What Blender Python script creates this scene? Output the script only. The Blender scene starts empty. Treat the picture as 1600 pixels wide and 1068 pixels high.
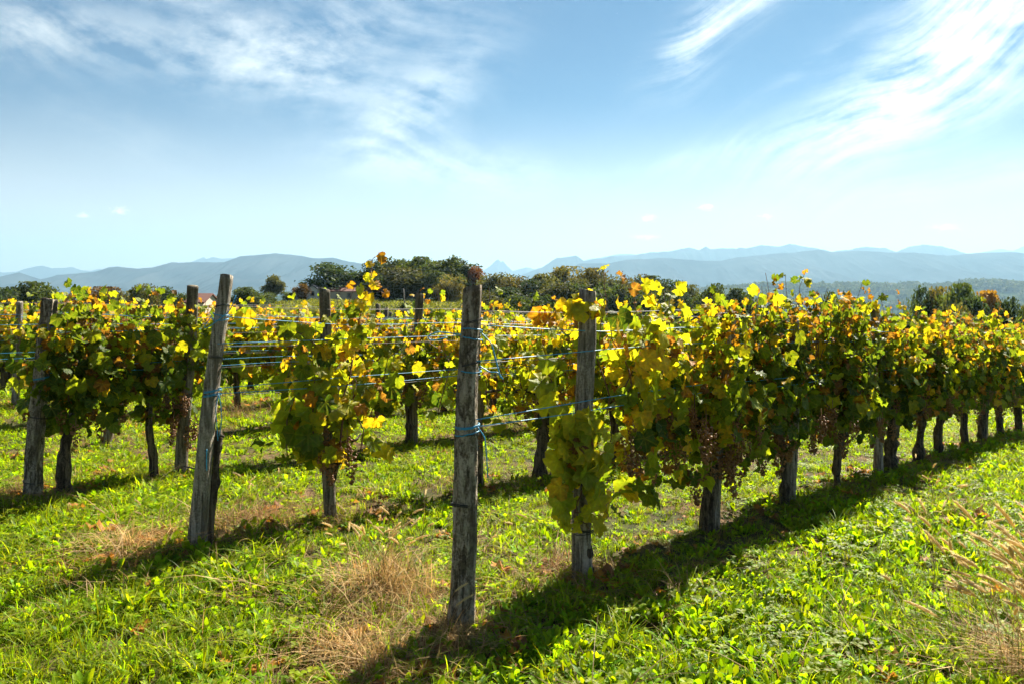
import bpy, math, random
import numpy as np
from mathutils import Vector, Matrix

SEED = 11
random.seed(SEED)
RNG = np.random.default_rng(SEED)
S = bpy.context.scene
COL = S.collection
rad = math.radians
EYE = 1.64
F = 1244.0            # focal length in photo pixels (28 mm on full frame)

# ------------------------------------------------------------------ camera
cam_d = bpy.data.cameras.new('camera')
cam_d.sensor_width = 36.0
cam_d.lens = 36.0 * F / 1600.0
cam_d.shift_y = -79.0 / 1600.0
cam_d.clip_start = 0.05
cam_d.clip_end = 60000.0
cam = bpy.data.objects.new('camera', cam_d)
cam.location = (0, 0, EYE)
cam.rotation_euler = (math.pi / 2, 0, 0)
COL.objects.link(cam)
S.camera = cam

# ------------------------------------------------------------------ sun, sky, exposure
SUN_AZ = rad(31.0)      # to the right of the view direction (+Y)
SUN_EL = rad(41.0)
sun_d = bpy.data.lights.new('sun', 'SUN')
sun_d.energy = 4.5
sun_d.angle = rad(0.53)
sun_d.color = (1.0, 0.93, 0.80)
sun = bpy.data.objects.new('sun', sun_d)
sdir = Vector((math.sin(SUN_AZ) * math.cos(SUN_EL), math.cos(SUN_AZ) * math.cos(SUN_EL), math.sin(SUN_EL)))
sun.rotation_euler = sdir.to_track_quat('Z', 'Y').to_euler()
sun.location = (8, 12, 14)
COL.objects.link(sun)
SKY_STRENGTH = 0.05
SKY_TINT = (0.033, 0.166, 0.268)
HORIZON = (5.6, 4.95, 4.4)
S.view_settings.view_transform = 'Standard'
S.view_settings.look = 'None'
S.view_settings.exposure = 2.1
S.view_settings.gamma = 1.0
S.view_settings.use_curve_mapping = False
S.render.engine = 'CYCLES'
S.cycles.max_bounces = 7
S.cycles.diffuse_bounces = 4
S.cycles.glossy_bounces = 2
S.cycles.transmission_bounces = 4
S.cycles.transparent_max_bounces = 4
S.cycles.volume_bounces = 0
S.cycles.caustics_reflective = False
S.cycles.caustics_refractive = False
S.cycles.sample_clamp_indirect = 6.0
S.cycles.use_denoising = True
S.cycles.denoiser = 'OPENIMAGEDENOISE'
S.cycles.use_adaptive_sampling = True
S.cycles.adaptive_threshold = 0.03


class NT:
    """small wrapper for building node trees"""
    def __init__(self, tree):
        self.t = tree; self.n = tree.nodes; self.l = tree.links
    def node(self, kind, **kw):
        nd = self.n.new(kind)
        for k, v in kw.items():
            setattr(nd, k, v)
        return nd
    def put(self, sock, v):
        if hasattr(v, 'links') or isinstance(v, bpy.types.NodeSocket):
            self.l.new(v, sock)
        else:
            sock.default_value = v
    def math(self, op, a, b=None, c=None, clamp=False):
        nd = self.node('ShaderNodeMath', operation=op); nd.use_clamp = clamp
        self.put(nd.inputs[0], a)
        if b is not None: self.put(nd.inputs[1], b)
        if c is not None: self.put(nd.inputs[2], c)
        return nd.outputs[0]
    def mix(self, f, a, b, blend='MIX'):
        nd = self.node('ShaderNodeMix', data_type='RGBA', blend_type=blend)
        nd.clamp_factor = True
        self.put(nd.inputs[0], f)
        self.put(nd.inputs[6], a if not isinstance(a, tuple) else (*a, 1)[:4])
        self.put(nd.inputs[7], b if not isinstance(b, tuple) else (*b, 1)[:4])
        return nd.outputs[2]
    def noise(self, vec, scale, detail=4, rough=0.55, dist=0.0, out='Fac'):
        nd = self.node('ShaderNodeTexNoise')
        if vec is not None: self.l.new(vec, nd.inputs['Vector'])
        nd.inputs['Scale'].default_value = scale; nd.inputs['Detail'].default_value = detail
        nd.inputs['Roughness'].default_value = rough; nd.inputs['Distortion'].default_value = dist
        return nd.outputs[out]
    def ramp(self, f, stops):
        nd = self.node('ShaderNodeValToRGB')
        el = nd.color_ramp.elements
        while len(el) < len(stops): el.new(0.5)
        for e, (p, c) in zip(el, stops):
            e.position = p; e.color = (*c, 1) if len(c) == 3 else c
        self.put(nd.inputs[0], f)
        return nd.outputs[0]
    def remap(self, f, a, b, c=0.0, d=1.0, smooth=False):
        nd = self.node('ShaderNodeMapRange'); nd.clamp = True
        if smooth: nd.interpolation_type = 'SMOOTHSTEP'
        self.put(nd.inputs[0], f)
        for i, v in zip((1, 2, 3, 4), (a, b, c, d)): nd.inputs[i].default_value = v
        return nd.outputs[0]
    def combine(self, x, y, z):
        nd = self.node('ShaderNodeCombineXYZ')
        for i, v in enumerate((x, y, z)): self.put(nd.inputs[i], v)
        return nd.outputs[0]
    def scale_vec(self, vec, s):
        nd = self.node('ShaderNodeVectorMath', operation='MULTIPLY')
        self.l.new(vec, nd.inputs[0]); nd.inputs[1].default_value = s
        return nd.outputs[0]


def build_world():
    w = bpy.data.worlds.new('World'); S.world = w; w.use_nodes = True
    w.cycles.sampling_method = 'MANUAL'; w.cycles.sample_map_resolution = 256
    N = NT(w.node_tree); N.n.clear()
    sky = N.node('ShaderNodeTexSky', sky_type='NISHITA')
    sky.sun_disc = False
    sky.sun_elevation = SUN_EL; sky.sun_rotation = SUN_AZ
    sky.altitude = 300; sky.air_density = 1.0; sky.dust_density = 0.3; sky.ozone_density = 3.0
    tc = N.node('ShaderNodeTexCoord')
    sep = N.node('ShaderNodeSeparateXYZ'); N.l.new(tc.outputs['Generated'], sep.inputs[0])
    X, Y, Z = sep.outputs
    D = 57.29578
    az = N.math('MULTIPLY', N.math('ARCTAN2', X, Y), D)
    el = N.math('MULTIPLY', N.math('ARCSINE', Z), D)
    ae = N.combine(az, el, 0.0)          # sky position in degrees
    wn = N.node('ShaderNodeTexNoise'); N.l.new(ae, wn.inputs['Vector'])
    wn.inputs['Scale'].default_value = 0.07; wn.inputs['Detail'].default_value = 1
    sb = N.node('ShaderNodeVectorMath', operation='SUBTRACT')
    N.l.new(wn.outputs['Color'], sb.inputs[0]); sb.inputs[1].default_value = (0.5, 0.5, 0.5)
    def coords(angle, sx, sy, warp, off):
        m = N.node('ShaderNodeMapping'); m.vector_type = 'TEXTURE'
        m.inputs['Rotation'].default_value = (0, 0, rad(angle))
        m.inputs['Scale'].default_value = (sx, sy, 1)
        m.inputs['Location'].default_value = (off, off * 0.7, 0)
        if warp:
            ma = N.node('ShaderNodeVectorMath', operation='MULTIPLY_ADD')
            N.l.new(sb.outputs[0], ma.inputs[0]); ma.inputs[1].default_value = (warp, warp, 0); N.l.new(ae, ma.inputs[2])
            N.l.new(ma.outputs[0], m.inputs['Vector'])
        else:
            N.l.new(ae, m.inputs['Vector'])
        return m.outputs[0]
    n_up = N.noise(coords(25, 9.0, 1.1, 9.0, 3.0), 1.0, 7, 0.60)       # streaks that climb to the right
    n_dn = N.noise(coords(-12, 8.0, 1.6, 9.0, 40.0), 1.0, 6, 0.60)     # streaks that fall to the right
    n_pt = N.noise(coords(10, 3.4, 2.0, 0, 90.0), 1.0, 8, 0.66)        # broken fleecy patches
    n_up = N.math('MULTIPLY_ADD', n_up, 0.6, N.math('MULTIPLY', n_pt, 0.4)); n_dn = N.math('MULTIPLY_ADD', n_dn, 0.5, N.math('MULTIPLY', n_pt, 0.5))
    def px(x, y):
        u = (x - 800) / F; v = (455 - y) / F
        a = math.atan(u)
        return math.degrees(a), math.degrees(math.atan(v * math.cos(a)))
    def bank(blobs, src=None):
        s = None
        for cx, cy, rx, ry, ang, gain in blobs:
            a0, e0 = px(cx, cy)
            m = N.node('ShaderNodeMapping'); m.vector_type = 'TEXTURE'
            m.inputs['Location'].default_value = (a0, e0, 0); m.inputs['Rotation'].default_value = (0, 0, rad(ang)); m.inputs['Scale'].default_value = (rx, ry, 1)
            N.l.new(ae, m.inputs['Vector'])
            dp = N.node('ShaderNodeVectorMath', operation='DOT_PRODUCT'); N.l.new(m.outputs[0], dp.inputs[0]); N.l.new(m.outputs[0], dp.inputs[1])
            ex = N.math('POWER', 0.36788, dp.outputs['Value'])
            s = N.math('MULTIPLY_ADD', ex, gain, s if s is not None else 0.0)
        return s
    # each cloud bank: direction, radii in degrees, tilt, strength
    m_up = bank(((1430, 120, 11.5, 2.7, 37, 0.80), (1560, 20, 6.5, 3.6, 30, 0.75), (1270, 205, 8.5, 1.3, 16, 0.50), (1520, 165, 8.0, 1.6, 18, 0.45), (1350, 230, 6, .7, 14, .3),
               (1100, 45, 4.4, 1.35, 42, 0.75), (1180, 2, 3.5, 1.2, 25, 0.5), (1078, 110, 2.2, 1.5, 60, 0.3),
               (1480, 290, 12.0, 1.3, 9, 0.55), (1090, 245, 6.0, 0.8, 14, 0.28), (1250, 110, 5, .5, 30, .2)))
    m_dn = bank(((700, 265, 8.0, 2.0, -10, 0.98), (650, 165, 6.5, 2.2, 40, 0.66), (400, 112, 9.0, 1.9, -5, 0.72),
               (530, 50, 8.0, 2.4, 14, 0.58), (330, 20, 7.0, 1.6, -20, 0.52), (60, 62, 6.0, 1.7, 5, 0.6), (200, 220, 6.0, 1.8, -24, 0.22), (90, 345, 12, .6, -3, .35), (20, 30, 5, 1.2, 10, .3)))
    # elsewhere round the dome thin cirrus goes on
    broad = N.noise(coords(12, 30, 9, 0, 70.0), 1.0, 2, 0.5)
    behind = N.math('MULTIPLY', N.remap(broad, 0.48, 0.68, 0, 0.7), N.remap(N.math('ABSOLUTE', az), 34, 50, 0, 1))
    c1 = N.math('MULTIPLY', N.math('ADD', m_up, behind), N.remap(n_up, 0.40, 0.60, 0.06, 1.2))
    c2 = N.math('MULTIPLY', m_dn, N.remap(n_dn, 0.40, 0.60, 0.06, 1.05))
    lowband = N.math('MULTIPLY', N.remap(el, 14.0, 1.0, 0, 1, True), 0.88)
    # little fair-weather puffs
    pn = N.noise(coords(0, 1.0, 0.62, 0, 5.0), 2.6, 5, 0.65)
    puffs = bank([(x, y, rx, ry, 0, 0.62) for x, y, rx, ry in (
        (187, 329, .55, .30), (128, 337, .5, .2), (1013, 341, .62, .36), (1104, 324, .65, .28), (1196, 338, .5, .26),
        (1010, 371, 1.1, .22), (1476, 355, 1.0, .28))])
    puff = N.math('MULTIPLY', N.remap(N.math('MULTIPLY_ADD', pn, 1.5, puffs), 1.02, 1.36, 0, 1), 0.62)
    cov = N.math('ADD', c1, c2, clamp=True)
    # thin ice cloud scatters more towards the sun
    dotn = N.node('ShaderNodeVectorMath', operation='DOT_PRODUCT')
    N.l.new(tc.outputs['Generated'], dotn.inputs[0]); dotn.inputs[1].default_value = tuple(sdir)
    glow = N.remap(dotn.outputs['Value'], 0.35, 0.95, 3.9, 5.6)
    cl = N.node('ShaderNodeVectorMath', operation='SCALE')
    cl.inputs[0].default_value = (0.93, 0.98, 1.0); N.l.new(glow, cl.inputs['Scale'])
    tint = N.mix(1.0, sky.outputs[0], SKY_TINT, 'MULTIPLY')
    hz = N.mix(lowband, tint, HORIZON)
    col = N.mix(N.math('MULTIPLY', cov, N.remap(el, 0.0, 3.0, 0.35, 1.0)), hz, cl.outputs[0])
    col = N.mix(puff, col, (10.5, 8.6, 7.6))
    bg = N.node('ShaderNodeBackground'); bg.inputs['Strength'].default_value = SKY_STRENGTH
    N.l.new(col, bg.inputs['Color'])
    out = N.node('ShaderNodeOutputWorld'); N.l.new(bg.outputs[0], out.inputs[0])
build_world()

# ------------------------------------------------------------------ helpers
def tag(o, label=None, cat=None, group=None, kind=None):
    if label: o['label'] = label
    if cat: o['category'] = cat
    if group: o['group'] = group
    if kind: o['kind'] = kind
    return o

def make_mesh(name, V, Fc, mat, tint=None, smooth=True):
    V = np.asarray(V, np.float32); Fc = np.asarray(Fc, np.int32)
    me = bpy.data.meshes.new(name)
    me.vertices.add(len(V)); me.vertices.foreach_set('co', V.ravel())
    m, k = Fc.shape
    me.loops.add(m * k); me.loops.foreach_set('vertex_index', Fc.ravel())
    me.polygons.add(m); me.polygons.foreach_set('loop_start', np.arange(0, m * k, k, dtype=np.int32))
    me.polygons.foreach_set('use_smooth', np.full(m, smooth))
    me.update(calc_edges=True)
    if tint is not None:
        a = me.attributes.new('tint', 'FLOAT_COLOR', 'POINT')
        c = np.ones((len(V), 4), np.float32); c[:, :3] = np.asarray(tint)[:, :3]
        a.data.foreach_set('color', c.ravel())
        if tint.shape[1] == 5:
            a = me.attributes.new('lp', 'FLOAT_VECTOR', 'POINT')
            c = np.zeros((len(V), 3), np.float32); c[:, :2] = tint[:, 3:]
            a.data.foreach_set('vector', c.ravel())
    if mat: me.materials.append(mat)
    return me

def obj(name, me, parent=None, loc=(0, 0, 0), rz=0.0, scale=None):
    o = bpy.data.objects.new(name, me); COL.objects.link(o)
    o.parent = parent; o.location = loc
    o.rotation_euler = (0, 0, rz)
    if scale is not None: o.scale = scale
    return o

def empty(name, loc, rz=0.0):
    o = bpy.data.objects.new(name, None); o.empty_display_size = 0.2
    COL.objects.link(o); o.location = loc; o.rotation_euler = (0, 0, rz)
    return o

def tube(P, R, n=8, cap=True):
    """tube of n sides along the points P with radii R: triangles"""
    P = np.asarray(P, float); m = len(P)
    R = np.broadcast_to(np.asarray(R, float), (m,))
    T = np.gradient(P, axis=0); T /= np.linalg.norm(T, axis=1)[:, None] + 1e-9
    ref = np.array([0, 1.0, 0]) if abs(T[:, 1]).mean() < 0.8 else np.array([1.0, 0, 0])
    A = np.cross(T, ref); A /= np.linalg.norm(A, axis=1)[:, None] + 1e-9
    B = np.cross(T, A)
    th = np.arange(n) * 2 * math.pi / n
    V = P[:, None, :] + R[:, None, None] * (np.cos(th)[None, :, None] * A[:, None, :] + np.sin(th)[None, :, None] * B[:, None, :])
    V = V.reshape(-1, 3)
    i = np.arange(m - 1)[:, None] * n; j = np.arange(n)[None, :]; j2 = (j + 1) % n
    a, b, c, d = (i + j).ravel(), (i + j2).ravel(), (i + n + j2).ravel(), (i + n + j).ravel()
    Fc = np.concatenate([np.stack([a, b, c], 1), np.stack([a, c, d], 1)])
    if cap:
        V = np.concatenate([V, P[:1], P[-1:]])
        k0, k1 = m * n, m * n + 1
        jj = np.arange(n); j2 = (jj + 1) % n
        Fc = np.concatenate([Fc, np.stack([jj, np.full(n, k0), j2], 1), np.stack([(m - 1) * n + jj, (m - 1) * n + j2, np.full(n, k1)], 1)])
    return V, Fc

def join(parts):
    Vs, Fs, Cs, o = [], [], [], 0
    for p in parts:
        Vs.append(p[0]); Fs.append(p[1] + o); o += len(p[0])
        if len(p) > 2: Cs.append(p[2])
    return (np.concatenate(Vs), np.concatenate(Fs), np.concatenate(Cs)) if Cs else (np.concatenate(Vs), np.concatenate(Fs))

def smoothstep(x, a, b):
    t = np.clip((x - a) / (b - a), 0, 1)
    return t * t * (3 - 2 * t)

def vnoise(p, seed=0):
    """value noise on 2-D points, vectorised"""
    p = np.asarray(p, float)
    i = np.floor(p).astype(np.int64); f = p - i; f = f * f * (3 - 2 * f)
    def h(a, b):
        n = (a * 374761393 + b * 668265263 + seed * 974634777) & 0xffffffff
        n = ((n ^ (n >> 13)) * 1274126177) & 0xffffffff
        return ((n ^ (n >> 16)) & 0xffff) / 65535.0
    x, y = i[..., 0], i[..., 1]
    return (h(x, y) * (1 - f[..., 0]) + h(x + 1, y) * f[..., 0]) * (1 - f[..., 1]) + (h(x, y + 1) * (1 - f[..., 0]) + h(x + 1, y + 1) * f[..., 0]) * f[..., 1]

def fbm(p, oct=5, seed=0):
    s, a, t = 0.0, 0.5, 0.0
    p = np.asarray(p, float)
    for k in range(oct):
        s = s + a * vnoise(p * 2 ** k, seed + k); t += a; a *= 0.5
    return s / t

# ------------------------------------------------------------------ terrain height
CU = np.array([-3.0, -.70, -.45, -.33, -.26, -.05, 0.02, .12, .28, .40, .70, 3.0])
CZ = np.array([-4.5, -4.5, -3.8, -1.6, -0.5, -0.5, -2.8, -4.5, -8.0, -12., -12., -12.])
def ground(x, y):
    x = np.asarray(x, float); y = np.asarray(y, float)
    d = np.hypot(x, y)
    w = .55 * x + .83 * y
    wc = np.clip(w, -12, 14)
    near = -.0027 * wc * np.abs(wc) - np.clip(w - 14, 0, None) * .0756 - .025
    near = near + .05 * (fbm(np.stack([x, y], -1) * .8 + 40, 3, 3) - .5)
    u = np.where(y > 1, x / np.maximum(y, 1), np.sign(x + 1e-9) * 3)
    zc = np.interp(np.clip(u, -3, 3), CU, CZ)
    zv = np.minimum(zc - 4.0, -6.0)
    far = zv + (zc - zv) * smoothstep(d, 55, 185)
    far = far - 7.0 * smoothstep(d, 215, 330) - 30 * smoothstep(d, 300, 900) - 45 * smoothstep(d, 900, 3000)
    far = far + 6.0 * (fbm(np.stack([x, y], -1) / 130.0, 3, 9) - .5) * smoothstep(d, 260, 600)
    b = smoothstep(d, 36, 62)
    return near * (1 - b) + far * b
def gz(x, y): return float(ground(np.array([x]), np.array([y]))[0])

# vine rows: near end of each row, and their common direction
U = np.array([.69, .725]); U /= np.linalg.norm(U)
Nn = np.array([-U[1], U[0]])
RZ = math.atan2(U[1], U[0])
ROW0 = [np.array([-.27, 4.0]), np.array([-2.09, 5.25])]
for k in range(2, 12): ROW0.append(ROW0[-1] + np.array([-1.84, 1.26]))
def row_t(k, px):
    u = (px - 800) / F; P = ROW0[k]
    return (u * P[1] - P[0]) / (U[0] - u * U[1])
def row_p(k, t, off=0.0):
    p = ROW0[k] + U * t + Nn * off
    return p[0], p[1], gz(p[0], p[1])

# ------------------------------------------------------------------ materials
def new_mat(name):
    m = bpy.data.materials.new(name); m.use_nodes = True
    N = NT(m.node_tree); N.n.clear()
    out = N.node('ShaderNodeOutputMaterial')
    return m, N, out

def leaf_material(name, trans=0.5, rough=0.42, spec=0.35, var=0.25, tgain=(1.35, 1.25, 0.55), brown=0.0):
    m, N, out = new_mat(name)
    at = N.node('ShaderNodeAttribute', attribute_name='tint')
    oi = N.node('ShaderNodeObjectInfo')
    v = N.remap(oi.outputs['Random'], 0, 1, 1 - var, 1 + var)
    geo = N.node('ShaderNodeNewGeometry')
    sp = N.noise(geo.outputs['Position'], 55, 3, 0.6)
    base = N.mix(1.0, at.outputs['Color'], N.combine(v, v, v), 'MULTIPLY')
    if brown: base = N.mix(N.remap(sp, 0.5, 0.75, 0.0, brown), base, (0.30, 0.17, 0.04))
    pb = N.node('ShaderNodeBsdfPrincipled')
    if brown:      # veins fanning out from the stalk, crinkled blade
        lp = N.node('ShaderNodeAttribute', attribute_name='lp')
        sx = N.node('ShaderNodeSeparateXYZ'); N.l.new(lp.outputs['Vector'], sx.inputs[0])
        ax = N.math('ABSOLUTE', sx.outputs[0]); yy = sx.outputs[1]; best = None
        for an in (0, 50, 98):
            dd = N.math('ABSOLUTE', N.math('SUBTRACT', N.math('MULTIPLY', ax, math.cos(rad(an))), N.math('MULTIPLY', yy, math.sin(rad(an)))))
            best = dd if best is None else N.math('MINIMUM', best, dd)
        side = N.math('ABSOLUTE', N.math('SINE', N.math('MULTIPLY', N.math('ADD', N.math('MULTIPLY', best, 0.8), N.math('ADD', ax, yy)), 17.0)))
        vein = N.math('MAXIMUM', N.remap(best, 0.015, 0.055, 1, 0), N.remap(side, 0.0, 0.22, 0.45, 0))
        base = N.mix(N.math('MULTIPLY', vein, 0.42), base, N.mix(0.5, base, (0.50, 0.50, 0.10)))
        blot = N.noise(lp.outputs['Vector'], 3.2, 3, 0.6)
        base = N.mix(1.0, base, N.ramp(blot, [(0.3, (0.66, 0.72, 0.7)), (0.7, (1.25, 1.15, 1.0))]), 'MULTIPLY')
        bp = N.node('ShaderNodeBump'); bp.inputs['Strength'].default_value = 0.55; bp.inputs['Distance'].default_value = 0.01
        N.l.new(N.math('SUBTRACT', N.noise(lp.outputs['Vector'], 5.0, 2, 0.5), N.math('MULTIPLY', vein, 0.35)), bp.inputs['Height'])
        N.l.new(bp.outputs[0], pb.inputs['Normal'])
    N.l.new(base, pb.inputs['Base Color']); pb.inputs['Roughness'].default_value = rough
    pb.inputs['Specular IOR Level'].default_value = spec
    tr = N.node('ShaderNodeBsdfTranslucent')
    N.l.new(N.mix(1.0, base, tgain, 'MULTIPLY'), tr.inputs['Color'])
    mx = N.node('ShaderNodeMixShader'); mx.inputs[0].default_value = trans
    N.l.new(pb.outputs[0], mx.inputs[1]); N.l.new(tr.outputs[0], mx.inputs[2])
    N.l.new(mx.outputs[0], out.inputs[0])
    return m

def wood_material(name, dark, light, scale=1.0, crack=0.6, moss=0.0, zs=4.0):
    m, N, out = new_mat(name)
    tc = N.node('ShaderNodeTexCoord')
    P = tc.outputs['Object']
    n0 = N.noise(N.scale_vec(P, (11 * scale, 11 * scale, 2.2 * scale)), 1.0, 3, 0.6, 0.8)       # broad weathered streaks
    n1 = N.noise(N.scale_vec(P, (45 * scale, 45 * scale, zs * scale)), 1.0, 5, 0.65, 0.5)      # fissures along the grain
    n2 = N.noise(P, 85, 4, 0.65)
    n3 = N.noise(P, 5.0, 4, 0.6)
    f = N.math('ADD', N.math('MULTIPLY', n1, 0.7), N.math('MULTIPLY', n2, 0.3))
    c = N.ramp(f, [(0.36, tuple(v * .18 for v in dark)), (0.46, dark), (0.56, light), (0.70, tuple(min(1, v * 1.25) for v in light))])
    c = N.mix(N.remap(n0, 0.48, 0.60, 0, 0.75), c, tuple(v * .55 for v in dark))
    c = N.mix(N.remap(n3, 0.5, 0.72, 0, 0.5), c, (dark[0] * .9, dark[1] * .8, dark[2] * .65))
    if moss:
        c = N.mix(N.math('MULTIPLY', N.remap(N.noise(P, 22, 4, 0.65), 0.52, 0.62, 0, 1), moss), c, (0.19, 0.175, 0.10))
    pb = N.node('ShaderNodeBsdfPrincipled'); N.l.new(c, pb.inputs['Base Color'])
    pb.inputs['Roughness'].default_value = 0.9; pb.inputs['Specular IOR Level'].default_value = 0.15
    b = N.node('ShaderNodeBump'); b.inputs['Strength'].default_value = crack; b.inputs['Distance'].default_value = 0.02
    N.l.new(N.math('ADD', f, N.math('MULTIPLY', n0, -0.5)), b.inputs['Height']); N.l.new(b.outputs[0], pb.inputs['Normal'])
    N.l.new(pb.outputs[0], out.inputs[0])
    return m

def plain_material(name, color, rough=0.6, metal=0.0, spec=0.4, vary=0.25, nscale=20.0):
    m, N, out = new_mat(name)
    tc = N.node('ShaderNodeTexCoord')
    n = N.noise(tc.outputs['Object'], nscale, 4, 0.6)
    c = N.mix(n, tuple(v * (1 - vary) for v in color), tuple(min(1, v * (1 + vary)) for v in color))
    pb = N.node('ShaderNodeBsdfPrincipled'); N.l.new(c, pb.inputs['Base Color'])
    pb.inputs['Roughness'].default_value = rough; pb.inputs['Metallic'].default_value = metal
    pb.inputs['Specular IOR Level'].default_value = spec
    N.l.new(pb.outputs[0], out.inputs[0])
    return m

M_LEAF = leaf_material('vine_leaf', 0.60, 0.5, 0.22, 0.15, (1.5, 1.4, 0.4), 0.35)
M_GRASS = leaf_material('grass_blade', 0.60, 0.5, 0.16, 0.35, (1.72, 1.52, 0.2))
M_DRY = leaf_material('dry_grass', 0.40, 0.6, 0.15, 0.2, (1.25, 1.1, 0.8))
M_TREE = leaf_material('tree_leaf', 0.45, 0.6, 0.12, 0.28, (1.2, 1.15, 0.5))
M_POST_OLD = wood_material('weathered_bark_post', (0.12, 0.095, 0.068), (0.40, 0.345, 0.27), 0.75, 1.0, 0.35, 13.0)
M_POST_GREY = wood_material('weathered_grey_post', (0.17, 0.145, 0.11), (0.38, 0.335, 0.275), 1.1, 0.8, 0.25)
M_POST_BROWN = wood_material('weathered_brown_post', (0.10, 0.085, 0.06), (0.27, 0.23, 0.17), 1.0, 0.6, 0.35)
M_TRUNK = wood_material('vine_bark', (0.050, 0.038, 0.028), (0.16, 0.125, 0.09), 0.8, 1.0, 0.2)
M_CANE = plain_material('vine_cane', (0.13, 0.06, 0.03), 0.6)
M_TREEBARK = plain_material('tree_bark', (0.11, 0.09, 0.07), 0.9, nscale=3.0)
M_TWINE = plain_material('blue_twine', (0.04, 0.27, 0.45), 0.45, 0, 0.4, 0.3, 60)
M_WIRE = plain_material('galvanised_wire', (0.16, 0.14, 0.12), 0.6, 0.2, 0.5, 0.3, 50)
M_DARKWIRE = plain_material('dark_wire', (0.03, 0.03, 0.03), 0.5, 0.3, 0.4, 0.3, 50)

def grape_material():
    m, N, out = new_mat('shrivelled_grape')
    tc = N.node('ShaderNodeTexCoord')
    n = N.noise(tc.outputs['Object'], 45, 3, 0.6)
    c = N.ramp(n, [(0.3, (0.13, 0.05, 0.022)), (0.55, (0.36, 0.17, 0.065)), (0.75, (0.52, 0.34, 0.12))])
    pb = N.node('ShaderNodeBsdfPrincipled'); N.l.new(c, pb.inputs['Base Color'])
    pb.inputs['Roughness'].default_value = 0.5
    pb.inputs['Subsurface Weight'].default_value = 0.0
    tr = N.node('ShaderNodeBsdfTranslucent'); N.l.new(c, tr.inputs['Color'])
    mx = N.node('ShaderNodeMixShader'); mx.inputs[0].default_value = 0.25
    N.l.new(pb.outputs[0], mx.inputs[1]); N.l.new(tr.outputs[0], mx.inputs[2])
    N.l.new(mx.outputs[0], out.inputs[0])
    return m
M_GRAPE = grape_material()

# ------------------------------------------------------------------ ground sheet
def ground_material():
    m, N, out = new_mat('meadow_soil')
    geo = N.node('ShaderNodeNewGeometry'); P = geo.outputs['Position']
    n1 = N.noise(P, 1.3, 6, 0.6); n2 = N.noise(P, 14, 5, 0.65); n3 = N.noise(P, 0.02, 4, 0.55)
    soil = N.ramp(n2, [(0.3, (0.04, 0.026, 0.014)), (0.55, (0.12, 0.07, 0.035)), (0.8, (0.22, 0.14, 0.075))])
    turf = N.ramp(n2, [(0.3, (0.02, 0.025, 0.008)), (0.6, (0.055, 0.06, 0.016)), (0.8, (0.12, 0.10, 0.035))])
    nearc = N.mix(N.remap(n1, 0.40, 0.62), turf, soil)
    farm = N.ramp(n3, [(0.3, (0.035, 0.07, 0.02)), (0.48, (0.10, 0.13, 0.03)), (0.55, (0.05, 0.085, 0.02)), (0.7, (0.14, 0.13, 0.05))])
    ln = N.node('ShaderNodeVectorMath', operation='LENGTH'); N.l.new(P, ln.inputs[0])
    c = N.mix(N.remap(ln.outputs['Value'], 40, 110), nearc, N.mix(N.remap(n2, .3, .7, 0, .3), farm, (0.04, 0.06, 0.015)))
    pb = N.node('ShaderNodeBsdfPrincipled'); N.l.new(c, pb.inputs['Base Color'])
    pb.inputs['Roughness'].default_value = 0.95; pb.inputs['Specular IOR Level'].default_value = 0.1
    b = N.node('ShaderNodeBump'); b.inputs['Strength'].default_value = 0.7; b.inputs['Distance'].default_value = 0.03
    N.l.new(n2, b.inputs['Height']); N.l.new(b.outputs[0], pb.inputs['Normal'])
    N.l.new(pb.outputs[0], out.inputs[0])
    return m

def build_ground():
    rr = [0.0]; r = 0.35
    while r < 17000:
        rr.append(r); r *= 1.065 if r < 400 else 1.14
    rr = np.array(rr[1:]); na = 288
    th = np.arange(na) * 2 * math.pi / na
    x = (rr[:, None] * np.sin(th)[None]).ravel(); y = (rr[:, None] * np.cos(th)[None]).ravel()
    V = np.stack([x, y, ground(x, y)], 1)
    V = np.concatenate([V, [[0, 0, gz(0, 0)]]])
    m = len(rr)
    i = np.arange(m - 1)[:, None] * na; j = np.arange(na)[None]; j2 = (j + 1) % na
    a, b, c, d = (i + j).ravel(), (i + j2).ravel(), (i + na + j2).ravel(), (i + na + j).ravel()
    Fc = np.concatenate([np.stack([a, c, b], 1), np.stack([a, d, c], 1)])
    jj = np.arange(na)
    Fc = np.concatenate([Fc, np.stack([np.full(na, m * na), jj, (jj + 1) % na], 1)])
    tag(obj('ground', make_mesh('ground', V, Fc, ground_material())), kind='structure')
build_ground()

# ------------------------------------------------------------------ far hills and mountains
def hill_material(name, a, b, scale):
    m, N, out = new_mat(name)
    geo = N.node('ShaderNodeNewGeometry')
    n = N.noise(geo.outputs['Position'], scale, 6, 0.6)
    c = N.ramp(n, [(0.35, a), (0.65, b)])
    pb = N.node('ShaderNodeBsdfPrincipled'); N.l.new(c, pb.inputs['Base Color'])
    pb.inputs['Roughness'].default_value = 1.0; pb.inputs['Specular IOR Level'].default_value = 0.0
    N.l.new(pb.outputs[0], out.inputs[0])
    return m
M_MOUNT = hill_material('mountain_forest_rock', (0.005, 0.009, 0.013), (0.040, 0.046, 0.048), 0.0025)
M_WOODHILL = hill_material('wooded_hill', (0.014, 0.028, 0.014), (0.05, 0.07, 0.03), 0.008)

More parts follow.
